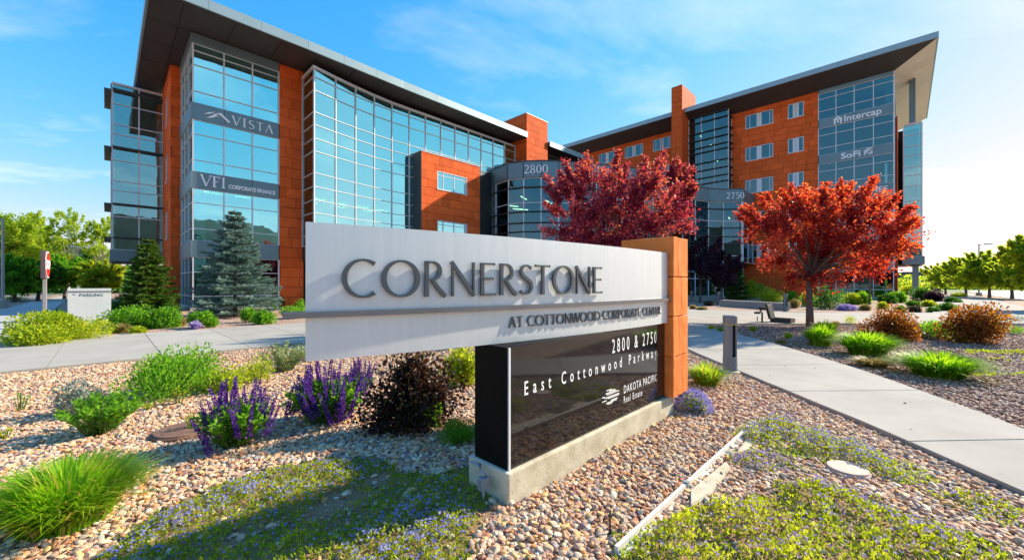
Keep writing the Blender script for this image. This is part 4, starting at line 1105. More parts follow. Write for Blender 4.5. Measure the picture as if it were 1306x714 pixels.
L_sage = leafmat('sage_leaf', [(0, (0.14, 0.20, 0.15)), (1, (0.34, 0.42, 0.36))], .35)
L_pale = leafmat('pale_flower_leaf', [(0, (0.12, 0.20, 0.04)), (.6, (0.30, 0.38, 0.12)), (1, (0.66, 0.66, 0.46))], .4)
L_spr = leafmat('blue_spruce_needle', [(0, (0.061, 0.128, 0.101)), (.6, (0.162, 0.270, 0.223)), (1, (0.405, 0.540, 0.459))], .25)
L_sprg = leafmat('green_spruce_needle', [(0, (0.035, 0.091, 0.011)), (1, (0.154, 0.280, 0.031))], .3)
L_bar = leafmat('barberry_leaf', [(0, (0.075, 0.022, 0.010)), (.5, (0.20, 0.065, 0.012)), (1, (0.34, 0.15, 0.015))], .45, [(0, (.22, .05, .01)), (.6, (.52, .18, .015)), (1, (.65, .36, .02))])
L_grass = leafmat('grass_blade', [(0, (0.090, 0.240, 0.007)), (.6, (0.192, 0.408, 0.012)), (.88, (0.360, 0.504, 0.036)), (1, (0.600, 0.432, 0.120))], .5, [(0, (0.288, 0.624, 0.012)), (.85, (0.600, 0.888, 0.024)), (1, (0.840, 0.576, 0.120))])
L_tan = leafmat('tan_grass_blade', [(0, (0.17, 0.15, 0.035)), (.5, (0.34, 0.27, 0.075)), (1, (0.50, 0.36, 0.13))], .45)
L_mat_ = leafmat('ground_cover_leaf', [(0, (0.083, 0.154, 0.007)), (.5, (0.220, 0.319, 0.011)), (1, (0.462, 0.495, 0.020))], .5, [(0, (0.242, 0.396, 0.011)), (1, (0.814, 0.836, 0.033))])
L_flb = leafmat('blue_violet_petal', [(0, (0.17, 0.17, 0.50)), (.6, (0.32, 0.32, 0.66)), (1, (0.54, 0.52, 0.80))], .4)
L_flp = leafmat('lilac_petal', [(0, (0.22, 0.15, 0.46)), (.6, (0.42, 0.32, 0.64)), (1, (0.68, 0.58, 0.80))], .4)
L_sal = leafmat('salvia_petal', [(0, (0.06, 0.016, 0.18)), (.6, (0.15, 0.040, 0.36)), (1, (0.30, 0.13, 0.52))], .35)
L_brown = leafmat('brown_twig_leaf', [(0, (0.07, 0.05, 0.03)), (1, (0.19, 0.14, 0.07))], .3)

def rs_(seed): return np.random.RandomState(seed)
def in_ellipsoid(n, rs, power=0.55):
    d = norm(rs.normal(size=(n, 3))); r = rs.rand(n) ** power
    return d * r[:, None], d
def stems(root, h, rx, k, rs, mat, r0=.012, name='stem'):
    m = MB()
    for i in range(k):
        a = rs.rand() * 6.28; e = rs.uniform(.3, .85)
        m.tube([(0, 0, -.04), (math.cos(a) * rx * e * .45, math.sin(a) * rx * e * .45, h * .45), (math.cos(a) * rx * e, math.sin(a) * rx * e, h * .85)], [r0, r0 * .75, r0 * .35], 5, cap=False)
    return m.obj(name, mat, root)
def bush(name, label, base, rx, h, mat, n, L, Wd, seed, cat='shrub', group=None, lumps=9, up=.5, stem=True, mats=None, flat=1.0, ry=None, tintb=0.0, cover=.42):
    """shrub: leaf clumps over an uneven dome, stems below"""
    rs = rs_(seed); ry = ry or rx
    root = empty(name, base, rs.rand() * 0.01); tag(root, label, cat, group)
    c, d = in_ellipsoid(lumps, rs, .35)
    c[:, 2] = np.abs(c[:, 2]) * .8
    c *= np.array([rx * .62, ry * .62, h * .62]); c[:, 2] += h * .18
    lr = rs.uniform(.34, .55, lumps)
    k = rs.randint(0, lumps, n)
    q, dd = in_ellipsoid(n, rs, cover)
    P = c[k] + q * (lr[k][:, None] * np.array([rx, ry, h * .75]))
    P[:, 2] = np.abs(P[:, 2] - .02) + .02
    P[:, 2] = np.minimum(P[:, 2], h * 1.05)
    D = dd * .8 + rs.normal(size=(n, 3)) * .55; D[:, 2] += up
    Ls = L * rs.uniform(.65, 1.25, n)
    t = np.clip(rs.rand(n) * .75 + .25 * rs.rand(lumps)[k] + tintb, 0, 1)
    link('foliage', leaf_mesh('foliage', leaf_quads(P, D, Ls, Ls * Wd, rs), [mat], t), root)
    if stem: stems(root, h * .8, rx * .8, 9, rs, M_bark, max(.006, rx * .02))
    return root
def upright_plant(name, label, base, rx, h, mat, shoots, per, L, Wd, seed, cat='shrub', group=None, spread=.55):
    """many leafy shoots rising from one crown"""
    rs = rs_(seed); root = empty(name, base); tag(root, label, cat, group)
    m = MB(); Ps, Ds, Ts = [], [], []
    for i in range(shoots):
        a = rs.rand() * 6.283; e = math.sqrt(rs.rand())
        tip = np.array([math.cos(a) * rx * e, math.sin(a) * rx * e, h * (1 - .35 * e * e) * rs.uniform(.75, 1.05)])
        b0 = np.array([tip[0] * .25, tip[1] * .25, 0]); mid = b0 * .4 + tip * .6 + np.array([0, 0, h * .08])
        m.tube([b0 - [0, 0, .03], mid, tip], [.005, .004, .002], 4, cap=False)
        f = rs.rand(per) ** .7; pts = b0 * ((1 - f) ** 2)[:, None] + 2 * mid * (f * (1 - f))[:, None] + tip * (f ** 2)[:, None]
        d = rs.normal(size=(per, 3)); d[:, 2] = np.abs(d[:, 2]) * .6 + .25
        Ps.append(pts); Ds.append(d); Ts.append(np.clip(.2 + .6 * f * rs.rand(per) + .3 * rs.rand(per), 0, 1))
    P = np.concatenate(Ps); D = np.concatenate(Ds); T = np.concatenate(Ts); Ls = L * rs.uniform(.7, 1.3, len(P))
    link('foliage', leaf_mesh('foliage', leaf_quads(P, D, Ls, Ls * Wd, rs), [mat], T), root)
    m.obj('stem', M_bark if mat is L_nine else MATS['green_stem'], root)
    return root
surf('green_stem', (0.08, 0.13, 0.03), (0.14, 0.19, 0.05), 20, .7)
def blades(root, n, rx, h, mat, rs, w=.006, lean=.9, ry=None, name='blades', straw=.12):
    ry = ry or rx; a = rs.rand(n) * 6.283; e = np.sqrt(rs.rand(n))
    B = np.stack([np.cos(a) * rx * .42 * e, np.sin(a) * ry * .42 * e, np.zeros(n) - .01], 1)
    az = a + rs.normal(size=n) * .6; ln = lean * (.15 + .85 * e) * rs.uniform(.6, 1.2, n); H = h * rs.uniform(.65, 1.12, n)
    O = np.stack([np.cos(az) * rx * .85 * ln, np.sin(az) * ry * .85 * ln], 1)
    side = np.stack([-np.sin(az), np.cos(az), np.zeros(n)], 1)
    rows = []
    for t, wf in ((0, 1.0), (.35, .95), (.7, .7), (1.0, .06)):
        z = H * (1.25 * t - .45 * t * t * (0.6 + ln)); p = B.copy(); p[:, :2] += O * (t ** 1.8)[..., None] if False else O * t ** 1.8; p[:, 2] += np.maximum(z, .01)
        rows += [p + side * (w * wf), p - side * (w * wf)]
    V = np.stack(rows, 1)
    idx = np.arange(n)[:, None] * 8
    Fq = np.concatenate([idx + np.array([[0, 1, 3, 2]]), idx + np.array([[2, 3, 5, 4]]), idx + np.array([[4, 5, 7, 6]])])
    t = np.clip(rs.rand(n) * .86, 0, 1); t[rs.rand(n) < straw] = 1.0
    return link(name, quads(name, V.reshape(-1, 3), Fq, [mat], np.repeat(t, 8)), root)
def grass(label, base, rx, h, n, seed, mat=None, w=.006, lean=.9, group='grass clumps', straw=.12, ry=None):
    root = empty('grass_clump', base); tag(root, label, 'grass', group)
    blades(root, n, rx, h, mat or L_grass, rs_(seed), w, lean, ry, straw=straw)
    if mat is None: blades(root, n // 5, rx * .7, h * .5, L_tan, rs_(seed + 1), w, lean, name='dry_blades')
    return root
def tree(name, label, base, H, crown_c, cr, mat, n, L, Wd, seed, cat='tree', group=None, trunk_r=.11, clusters=60, bark=None, fork=.28, shoots=40, shape=.45, tb=0.0, twig=.5):
    """tapered trunk, limbs out to each leaf cluster, leaves along twigs; crown_c is its centre above the base, cr its radii"""
    rs = rs_(seed); root = empty(name, base); tag(root, label, cat, group)
    bark = bark or M_bark
    C = np.array(crown_c); R_ = np.array(cr)
    q, d = in_ellipsoid(clusters, rs, shape)
    cen = C + q * R_ * .86
    m = MB(); f = H * fork
    bend = rs.normal(size=2) * .06
    m.tube([(0, 0, -.1), (bend[0] * .4, bend[1] * .4, f * .5), (bend[0], bend[1], f), (C[0] * .5, C[1] * .5, f + (C[2] - f) * .6), (C[0], C[1], C[2] + R_[2] * .45)], [trunk_r * 1.25, trunk_r, trunk_r * .85, trunk_r * .5, trunk_r * .12], 10)
    fp = np.array([bend[0], bend[1], f])
    for i in range(clusters):
        c = cen[i]; s = fp + (np.array([C[0] * .5, C[1] * .5, C[2]]) - fp) * rs.uniform(0, .55)
        mid = s * .45 + c * .55 + np.array([0, 0, -.06 * np.linalg.norm(c - s)])
        r0 = trunk_r * rs.uniform(.16, .34)
        m.tube([tuple(s), tuple(mid), tuple(c)], [r0, r0 * .6, r0 * .2], 5, cap=False)
    m.obj('trunk', bark, root, smooth=True)
    per = n // (clusters + shoots)
    Ps, Ds, Ts = [], [], []
    for i in range(clusters):
        o = norm(((cen[i] - C) / R_)[None])[0]
        cs = rs.uniform(.20, .36) * R_.mean() * twig * 2
        nt = 7; bt = rs.rand() * .5
        for k in range(nt):
            dv = norm((o * .6 + rs.normal(size=3) * .8 + np.array([0, 0, .25]))[None])[0] * cs * rs.uniform(.6, 1.2)
            kk = max(3, per // nt); t = rs.rand(kk)
            pts = cen[i] + dv * t[:, None] + rs.normal(size=(kk, 3)) * cs * .14
            Ps.append(pts); Ds.append(dv / np.linalg.norm(dv) * .5 + rs.normal(size=(kk, 3)) * .8); Ts.append(np.clip(bt + .6 * rs.rand(kk) + tb, 0, 1))
    for k in range(shoots):                              # long shoots that break the outline
        dd_ = norm(rs.normal(size=(1, 3)))[0]; dd_[2] = abs(dd_[2]) * .9 + .1
        s = C + dd_ * R_ * .84; dv = (dd_ * R_ / R_.max() + np.array([0, 0, .7])); dv = dv / np.linalg.norm(dv) * R_.mean() * rs.uniform(.18, .40)
        kk = per; t = rs.rand(kk)
        Ps.append(s + dv * t[:, None] + rs.normal(size=(kk, 3)) * R_.mean() * .022); Ds.append(dv / np.linalg.norm(dv) * .6 + rs.normal(size=(kk, 3)) * .6); Ts.append(np.clip(.35 + .65 * rs.rand(kk) + tb, 0, 1))
    P = np.concatenate(Ps); D = np.concatenate(Ds); T = np.concatenate(Ts); Ls = L * rs.uniform(.7, 1.3, len(P))
    link('crown', leaf_mesh('crown', leaf_quads(P, D, Ls, Ls * Wd, rs), [mat], T), root)
    return root
def spruce(name, label, base, H, R0, mat, seed, whorls=24, L=.13):
    rs = rs_(seed); root = empty(name, base); tag(root, label, 'spruce')
    MB().tube([(0, 0, -.1), (0, 0, H * .5), (0, 0, H)], [.10, .06, .01], 8).obj('trunk', M_bark, root)
    m = MB(); Ps, Ds, Ts = [], [], []
    for i in range(whorls):
        f = (i + rs.rand() * .6) / whorls; z = H * (.05 + .93 * f); r = R0 * (1 - f) ** .85 * rs.uniform(.85, 1.1) + .08
        nb = max(4, int(11 - 5 * f))
        for b in range(nb):
            a = 6.283 * (b + rs.rand() * .7) / nb + i; rr = r * rs.uniform(.72, 1.12)
            dr = np.array([math.cos(a), math.sin(a)]); drop = -.10 * rr + .22 * rr * f
            pts = lambda t: np.stack([dr[0] * rr * t, dr[1] * rr * t, z + drop * t + .10 * rr * t * t], 1)
            e = pts(np.array([0., .5, 1.])); m.tube([tuple(x) for x in e], [.02, .012, .004], 4, cap=False)
            k = int(70 + 260 * rr / R0); t = .15 + .85 * rs.rand(k) ** .75; p = pts(t)
            w = (1.05 - t) * rr * .34 + .04; sgn = rs.uniform(-1, 1, k)
            perp = np.array([-dr[1], dr[0]])
            p[:, 0] += perp[0] * sgn * w; p[:, 1] += perp[1] * sgn * w; p[:, 2] += rs.normal(size=k) * .025 - np.abs(sgn) * w * .12
            d = np.stack([dr[0] * .8 + perp[0] * sgn * .9, dr[1] * .8 + perp[1] * sgn * .9, np.full(k, .12)], 1) + rs.normal(size=(k, 3)) * .22
            Ps.append(p); Ds.append(d); Ts.append(np.clip(.1 + .6 * t * rs.rand(k) + .35 * rs.rand(k), 0, 1))
    P = np.concatenate(Ps); D = np.concatenate(Ds); T = np.concatenate(Ts); Ls = L * rs.uniform(.6, 1.2, len(P))
    m.obj('branches', M_bark, root)
    link('needles', leaf_mesh('needles', leaf_quads(P, D, Ls, Ls * .20, rs), [mat], T), root)
    return root
def pxr(wpx, P): return wpx / 2 / F * P.y
def pxh(px, P): return px / F * P.y

# ---- purple-leaved plum trees
P = G(1033, 416.5)
tree('plum_tree', 'red leaved plum tree with full round crown standing in the bed right of the footpath', P, 6.2, (0.66, 0.3, 3.22), (2.85, 2.65, 1.80), L_red, 36000, .115, .55, 42, group='plum trees', trunk_r=.115, clusters=105, fork=.26, shoots=55, shape=.42, twig=.42)
P = far(800, 15.2)
tree('plum_tree', 'crimson purple plum tree rising behind the stone pier and sign', P, 6.6, (-0.25, 0.4, 3.95), (3.15, 2.9, 2.1), L_redp, 48000, .11, .55, 57, group='plum trees', trunk_r=.12, clusters=125, fork=.24, shoots=70, shape=.42, twig=.42)
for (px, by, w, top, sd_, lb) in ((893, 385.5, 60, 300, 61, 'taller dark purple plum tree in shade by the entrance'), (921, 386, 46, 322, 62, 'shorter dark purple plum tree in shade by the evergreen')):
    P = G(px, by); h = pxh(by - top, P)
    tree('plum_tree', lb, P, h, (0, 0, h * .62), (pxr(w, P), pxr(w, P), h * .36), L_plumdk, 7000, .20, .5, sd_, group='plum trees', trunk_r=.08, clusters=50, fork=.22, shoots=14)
# ---- spruces
P = G(300, 403); spruce('blue_spruce', 'blue green spruce in front of the glazed corner of the left building', P, pxh(403 - 266, P), pxr(108, P), L_spr, 71, 26, .17)
P = G(190, 398); spruce('green_spruce', 'smaller deep green spruce beside the red wall and parking sign', P, pxh(398 - 304, P), pxr(66, P), L_sprg, 72, 22, .20)
P = G(940, 384); spruce('evergreen', 'narrow green conifer beside the dark plum trees', P, 3.6, 1.0, L_sprg, 73, 16, .20)
# ---- background trees
bt = [  # px, distance, crown width px, top px, centre frac, mat, label, bark
    (2, 44, 92, 263, L_tree, 'largest yellow green tree at the left edge behind the lamp post', M_bark),
    (36, 52, 60, 284, L_tree, 'yellow green tree second from the left edge', M_bark),
    (88, 46, 46, 268, L_tree, 'slender birch with white trunk behind the stop sign', M_birch),
    (131, 48, 40, 276, L_tree, 'thin birch close to the glass box of the left building', M_birch),
    (110, 60, 50, 318, L_dkgreen, 'dark rounded tree behind the parking sign', M_bark),
    (18, 35, 60, 332, L_green, 'low green street tree beside the drive, leftmost', M_bark),
    (48, 37, 44, 336, L_dkgreen, 'low dark green street tree just left of the stop sign', M_bark),
    (82, 42, 44, 330, L_green, 'low green street tree just right of the stop sign', M_bark),
    (128, 42, 46, 336, L_lime, 'yellow leaved tree under the glass box of the left building', M_bark),
    (1206, 62, 44, 338, L_tree, 'small bright green tree at the left end of the right row', M_bark),
    (1232, 52, 52, 331, L_tree, 'bright green tree left of the lamp post on the right', M_bark),
    (1262, 46, 62, 324, L_tree, 'tallest bright green tree of the right row', M_bark),
    (1291, 42, 46, 332, L_tree, 'bright green tree near the right edge', M_bark),
    (1316, 24, 52, 300, L_lime, 'olive green tree cut by the right edge of the picture', M_bark),
]
for i, (px, d, w, top, mt, lb, bk) in enumerate(bt):
    P = far(px, d); h = (HY - top) / F * d + CAMZ; slim = bk is M_birch
    tree('tree', lb, P, h, (0, 0, h * (.60 if not slim else .62)), (w / 2 / F * d, w / 2 / F * d, h * (.40 if not slim else .38)), mt, (34000 if w > 55 else 22000) if not slim else 8000, .20 if not slim else .18, .62, 100 + i, group='background trees', trunk_r=.13, clusters=(110 if w > 55 else 74) if not slim else 44, bark=bk, fork=.25, shoots=26, shape=.5, twig=.40)
for i, px in enumerate((-60, -110, 1360, 1400)):
    pass
# far hedge masses behind everything on the left and right
def mass(name, label, x0, x1, d, h, n, mat, seed, L=.8):
    rs = rs_(seed); P = np.stack([rs.uniform(x0, x1, n), d + rs.normal(size=n) * 3, np.zeros(n)], 1)
    hh = h * (.65 + .35 * np.sin(P[:, 0] * .55 + seed) * np.sin(P[:, 0] * .21)); P[:, 2] = hh * rs.rand(n) ** .7
    o = link(name, leaf_mesh(name, leaf_quads(P, rs.normal(size=(n, 3)) + [0, 0, .4], L * rs.uniform(.6, 1.3, n), L * .6, rs), [mat], rs.rand(n)), None)
    tag(o, label, 'woodland', kind='stuff')
mass('distant_wood', 'dark green distant wood behind the left hand trees', -105, -42, 72, 5.0, 9000, L_dkgreen, 5)
mass('distant_wood', 'distant bright green bushes behind the car park on the right', 66, 160, 112, 4.2, 5000, L_tree, 6)
# small house on the slope and pale wall, far left
Ph = far(110, 120)
r = empty('hillside_house', Ph, rad(20)); tag(r, 'tiny distant house with pale roof above the trees on the left', 'house')
block('wall', M_conc, r, (-4, -3, 0), (4, 3, 12.2)); MB().add([(-4.6, -3.5, 12.2), (4.6, -3.5, 12.2), (4.6, 3.5, 12.2), (-4.6, 3.5, 12.2), (-4.4, 0, 13.6), (4.4, 0, 13.6)], [(0, 1, 5, 4), (2, 3, 4, 5), (1, 2, 5), (3, 0, 4), (3, 2, 1, 0)]).obj('roof', M_pole, r)
for x in (-2.4, 0, 2.4): block('window', M_spandrel, r, (x - .5, -3.04, 10.4), (x + .5, -2.99, 11.6))
Ph = far(89, 50)
r = empty('garden_wall', Ph, rad(10)); tag(r, 'low white wall far behind the parking sign', 'wall')
for i in range(3): block('wall_section', M_white, r, (i * .9 + .01, 0, -.1), (i * .9 + .89, .25, 1.75))

# ---- foreground plants
grass('large green grass tussock with straw coloured heart, near left corner', G(85, 668), .50, .47, 2600, 200, w=.0062, lean=.8, straw=.09)
P = G(103, 530); bush('sage_plant', 'silver grey sage plant with pale leaves, left foreground', P, pxr(74, P), pxh(50, P), L_sage, 900, .055, .38, 201, group='foreground perennials', up=.7)
P = G(128, 553); upright_plant('perennial', 'bright green leafy perennial in front of the silver sage', P, pxr(84, P), pxh(52, P), L_green, 80, 34, .05, .30, 202, group='foreground perennials')
P = G(226, 504); bush('shrub', 'broad light green shrub at the edge of the left walk', P, pxr(138, P), pxh(62, P), L_green, 8000, .055, .32, 203, up=.9, lumps=16, group='foreground perennials', tintb=.12)
P = G(290, 497); bush('shrub', 'small yellow green shrub right of the broad light green one', P, pxr(60, P), pxh(40, P), L_lime, 1300, .05, .4, 204, group='foreground perennials', up=.6)
P = G(330, 486); bush('flowering_plant', 'pale yellow green plant left of the sign plate edge', P, pxr(50, P), pxh(34, P), L_lime, 900, .05, .4, 205, group='foreground perennials')
P = G(362, 474); upright_plant('flowering_plant', 'creamy white flowered plant beside the left end of the sign', P, pxr(62, P), pxh(38, P), L_pale, 60, 26, .05, .4, 206, group='foreground perennials')
P = G(388, 462); bush('sage_plant', 'grey green plant half hidden by the left end of the sign', P, pxr(36, P), pxh(28, P), L_sage, 500, .06, .4, 207, group='foreground perennials')
def salvia(label, P, rx, h, spikes, seed, leafn=46):
    rs = rs_(seed); root = upright_plant('purple_salvia', label, P, rx * .95, h * .68, L_dkgreen if seed % 2 else L_green, leafn, 34, .055, .40, seed, 'salvia', 'purple salvias')
    sm = []
    for q in range(3):
        n = 210; t = rs.rand(n); a = rs.rand(n) * 6.283; tw = np.clip(np.round(t * 13) / 13 + rs.normal(size=n) * .02, 0, 1)
        hh = 1.0; Pp = np.stack([np.cos(a) * .035 * (1 - tw * .75), np.sin(a) * .035 * (1 - tw * .75), tw * hh], 1)
        D = np.stack([np.cos(a), np.sin(a), np.full(n, .6)], 1)
        V = leaf_quads(Pp, D, .085 * (1 - tw * .5), .06, rs)
        sm.append(leaf_mesh('flower_spike', V, [L_sal], np.clip(rs.rand(n), 0, 1)))
    for k in range(spikes):
        a = rs.rand() * 6.283; e = math.sqrt(rs.rand()); x, y = math.cos(a) * rx * e, math.sin(a) * rx * e
        L_ = h * rs.uniform(.38, .55); z = h * (1.0 - .38 * e * e) * rs.uniform(.85, 1.05) - L_
        link('flower_spike', sm[k % 3], root, (x * .85, y * .85, z), (rs.normal() * .08 - y / rx * .35, x / rx * .35 + rs.normal() * .08, a), (L_ * .85, L_ * .85, L_))
    return root
P = G(300, 569); salvia('purple salvia with dark green leaves next to the rusty manhole cover', P, pxr(90, P), pxh(90, P), 36, 212, 80)
P = G(408, 540); salvia('purple salvia below the left part of the sign plate, largest and brightest', P, pxr(92, P), pxh(86, P), 44, 214, 80)
P = G(458, 507); salvia('small purple salvia touching the dark purple shrub under the sign', P, pxr(46, P), pxh(52, P), 26, 213, 30)
P = G(430, 539); upright_plant('perennial', 'fresh green leafy plant growing into the brightest purple salvia', P, pxr(58, P), pxh(54, P), L_green, 50, 34, .055, .28, 214, group='foreground perennials')
P = G(527, 548); bush('ninebark_shrub', 'dark purple black shrub under the sign plate', P, pxr(146, P), 1.0, L_nine, 6000, .052, .65, 230, lumps=10, up=.2, ry=.42, cover=.75)
P = G(590, 492); bush('shrub', 'yellow green shrub glimpsed between dark shrub and black cabinet', P, pxr(60, P), pxh(54, P), L_lime, 1500, .07, .5, 216, up=.5)
P = G(548, 546); upright_plant('perennial', 'small bright green seedling plant beneath the dark shrub', P, pxr(46, P), pxh(42, P), L_green, 36, 22, .045, .35, 217, group='foreground perennials')
P = G(584, 562); bush('cushion_plant', 'low dense green cushion plant beside the black cabinet', P, pxr(64, P), pxh(34, P), L_green, 4200, .022, .35, 218, lumps=12, up=1.0, stem=False)
P = G(884, 524); pc = bush('cushion_plant', 'purple flowering cushion plant at the foot of the stone pier', P, pxr(46, P), pxh(28, P), L_mat_, 1500, .03, .35, 219, lumps=8, up=.8, stem=False)
rs = rs_(5); n_ = 1300; q, d_ = in_ellipsoid(n_, rs, .12); q[:, 2] = np.abs(q[:, 2]); Pq = q * [pxr(46, P), pxr(46, P), pxh(28, P)]
link('flowers', leaf_mesh('flowers', leaf_quads(Pq, d_ + rs.normal(size=(n_, 3)) * .5 + [0, 0, .5], .026, .02, rs), [L_flb], rs.rand(n_) * .8), pc)
grass('yellow green grass tuft with tan blades behind the stone pier', G(900, 491), .38, .42, 700, 220, w=.008, straw=.3)
for (px, py, w, h, sd_, lb) in ((26, 524, 22, 26, 231, 'tiny green seedling at the left edge of the gravel'), (190, 524, 16, 10, 232, 'tiny yellow seedling left of the manhole cover'), (246, 552, 18, 34, 233, 'wispy yellow green seedling growing over the manhole cover rim'), (6, 560, 18, 14, 234, 'tiny seedling at the very left edge'), (228, 516, 14, 22, 235, 'thin yellow seedling behind the manhole cover')):
    P = G(px, py); upright_plant('seedling', lb, P, pxr(w, P), pxh(h, P), L_lime if sd_ > 231 else L_green, 9, 12, .028, .35, sd_, 'seedling', 'seedlings in the gravel')

# ---- bed right of the footpath
grass('green grass clump at the foot of the red plum tree', G(1046, 441), .48, .62, 800, 240, w=.016, straw=.02)
grass('smaller green grass clump just behind the plum tree foot', G(1052, 428), .42, .55, 500, 241, w=.016, straw=.02)
grass('broad bright green grass clump left of the orange barberry', G(1106, 453), .72, .62, 1200, 242, w=.016, straw=.02)
grass('dry tan grass clump in front of the broad green grass', G(1113, 468), .42, .24, 500, 243, L_tan, w=.011)
grass('bright green grass clump nearest the footpath on the right', G(1197, 480), .72, .50, 1300, 244, w=.013, straw=.02)
P = G(1136, 434); bush('barberry', 'orange brown barberry shrub, left of two', P, pxr(64, P), pxh(46, P), L_bar, 4200, .075, .6, 250, lumps=16, up=.3, group='barberry shrubs')
P = G(1248, 438); bush('barberry', 'rounded orange brown barberry shrub, right of two', P, pxr(78, P), pxh(58, P), L_bar, 5600, .075, .6, 251, lumps=20, up=.3, group='barberry shrubs')
P = G(1196, 431); bush('shrub', 'loose light green shrub between the two barberries', P, pxr(58, P), pxh(26, P), L_green, 1500, .09, .3, 252, up=.9, tintb=.2)
P = G(1170, 432); bush('low_shrub', 'low grey brown twiggy plant beside the left barberry', P, pxr(32, P), pxh(16, P), L_brown, 700, .06, .3, 253)
for (px, py, w, h, mt, sd_, lb) in ((1293, 426, 26, 14, L_green, 254, 'small green plant right of the round barberry'), (1228, 437, 24, 12, L_lime, 255, 'small lime plant at the left foot of the round barberry'), (1300, 414, 30, 14, L_sage, 256, 'grey green plant by the right edge'), (1084, 414, 18, 14, L_lime, 257, 'lime shrub behind the orange barberry'), (1068, 415, 14, 6, L_tan, 258, 'tiny tan tuft by the plaza edge'), (1005, 432, 14, 9, L_lime, 259, 'small yellow weed left of the plum tree'), (960, 422, 12, 6, L_lime, 260, 'tiny weed near the plaza edge'), (906, 421, 12, 8, L_lime, 261, 'tiny green weed above the near bollard'), (997, 438, 18, 5, L_tan, 262, 'flat tan tuft in the bed beside the footpath'), (919, 424, 12, 9, L_green, 263, 'tiny bright weed left of the near bollard'), (1150, 420, 14, 10, L_lime, 264, 'lime weed right behind the left barberry')):
    P = G(px, py); bush('small_plant', lb, P, pxr(w, P), pxh(h, P), mt, 420, .05, .4, sd_, 'plant', 'small plants in the right bed', 5, .6, stem=False)
# ---- shrubs along the plaza and the right building
row = [(1013, 393, 15, 13, L_tan, 'gold tan cushion shrub by the near bollard of the low wall'), (1030, 391, 22, 22, L_green, 'green shrub left behind the plum trunk'), (1058, 394, 40, 36, L_dkgreen, 'tall deep green bush right behind the plum trunk'),
       (1084, 388, 24, 14, L_lime, 'lime shrub behind the lavender'), (1099, 388, 20, 20, L_green, 'green shrub at the foot of the slim second trunk'), (1080, 396, 26, 8, L_flp, 'lavender flower mound on the far side of the plaza'),
       (1105, 396, 18, 9, L_tan, 'tan mound right of the lavender'), (1131, 387, 20, 14, L_dkgreen, 'round dark green clipped shrub, left of the pair'), (1147, 386, 26, 18, L_green, 'round lighter green shrub, right of the pair'),
       (1125, 394, 12, 10, L_lime, 'lime ball shrub beyond the barberry'), (1149, 398, 16, 9, L_dkgreen, 'small dark ball shrub at the plaza edge'), (1163, 392, 18, 9, L_dkgreen, 'dark flat shrub beyond the tan mound'),
       (1168, 398, 18, 10, L_brown, 'grey tan mound shrub at the plaza edge'), (1175, 384, 30, 19, L_dkgreen, 'large dark hedge shrub at the building corner'), (1195, 385, 24, 18, L_plumdk, 'dark purple hedge shrub right of the green hedge'),
       (1185, 391, 18, 8, L_lime, 'lime mound near the dark hedge'), (1190, 398, 16, 9, L_dkgreen, 'dark green ball by the round barberry'), (1208, 397, 22, 12, L_dkgreen, 'dark green mound right of the ball near the round barberry'),
       (963, 381, 30, 30, L_lime, 'tall lime green bush left of the plum tree, back one'), (985, 387, 40, 26, L_lime, 'wide lime green bush left of the plum tree, front one'), (1011, 385, 24, 14, L_green, 'green bush between lime bush and plum tree'),
       (895, 396, 14, 5, L_tan, 'tan low tuft left of the near bollard'), (884, 395, 10, 6, L_tan, 'tan tuft beside the stone pier'), (905, 390, 16, 6, L_brown, 'brown low tuft before the dark plum trees'), (1165, 376, 30, 16, L_lime, 'loose lime shrub against the right building corner'), (1215, 386, 20, 6, L_dkgreen, 'low dark shrub beside the side walk'), (1222, 379, 16, 6, L_lime, 'low lime shrub beside the side walk, far end')]
for i, (px, py, w, h, mt, lb) in enumerate(row):
    P = G(px, py); bush('shrub', lb, P, pxr(w, P), pxh(h, P), mt, 2400 if w > 18 else 1100, max(.09, .0042 * P.y), .5, 300 + i, group='shrubs in front of the right building', lumps=8, up=.4, stem=w > 24)
P = G(1109, 388.5); tree('young_tree', 'young plum with slim trunk and red leaves behind the red plum tree', P, 4.4, (0, 0, 3.4), (1.3, 1.2, .9), L_red, 3000, .2, .55, 350, group='plum trees', trunk_r=.06, clusters=26, fork=.5, shoots=10)
# ---- bed in front of the left building
row = [(66, 437, 112, 34, L_lime, 'bright yellow green spirea hedge at the foot of the stop sign', 5200), (75, 415, 26, 17, L_dkgreen, 'dark green shrub between stop sign and parking sign', 900), (168, 420, 70, 27, L_green, 'wide green shrub right of the parking sign', 2600), (210, 418, 42, 26, L_green, 'green shrub right of the wide one below the spruce', 1800),
       (158, 424, 24, 9, L_tan, 'low tan mound beside the parking sign', 500), (229, 416, 20, 9, L_tan, 'low tan mound left of the round green shrub', 500), (257, 418, 36, 20, L_green, 'round green shrub left of the blue spruce', 1600), (318, 411, 24, 16, L_green, 'round green shrub right of the blue spruce, left of pair', 1000), (337, 413, 28, 18, L_green, 'round green shrub right of the blue spruce, right of pair', 1200),
       (346, 394, 20, 10, L_dkgreen, 'dark shrub against the glazed corner', 600), (372, 406, 40, 14, L_green, 'green shrub left of the sign bar tip', 1200), (383, 398, 16, 16, L_green, 'small green bush at the red pier', 600), (360, 392, 10, 12, L_dkgreen, 'thin dark plant against the red pier', 300), (146, 425, 14, 9, L_lime, 'tiny lime plant at the foot of the parking sign', 300), (176, 425, 20, 8, L_lime, 'tiny lime plant in front of the wide green shrub', 300),
       (150, 396, 30, 14, L_dkgreen, 'dark shrub under the glass box', 900), (215, 398, 26, 12, L_dkgreen, 'dark shrub at the foot of the green spruce', 700), (20, 384, 30, 6, L_dkgreen, 'low dark hedge along the drive', 500), (250, 420, 16, 9, L_flp, 'small plant with purple flowers before the round shrub', 260)]
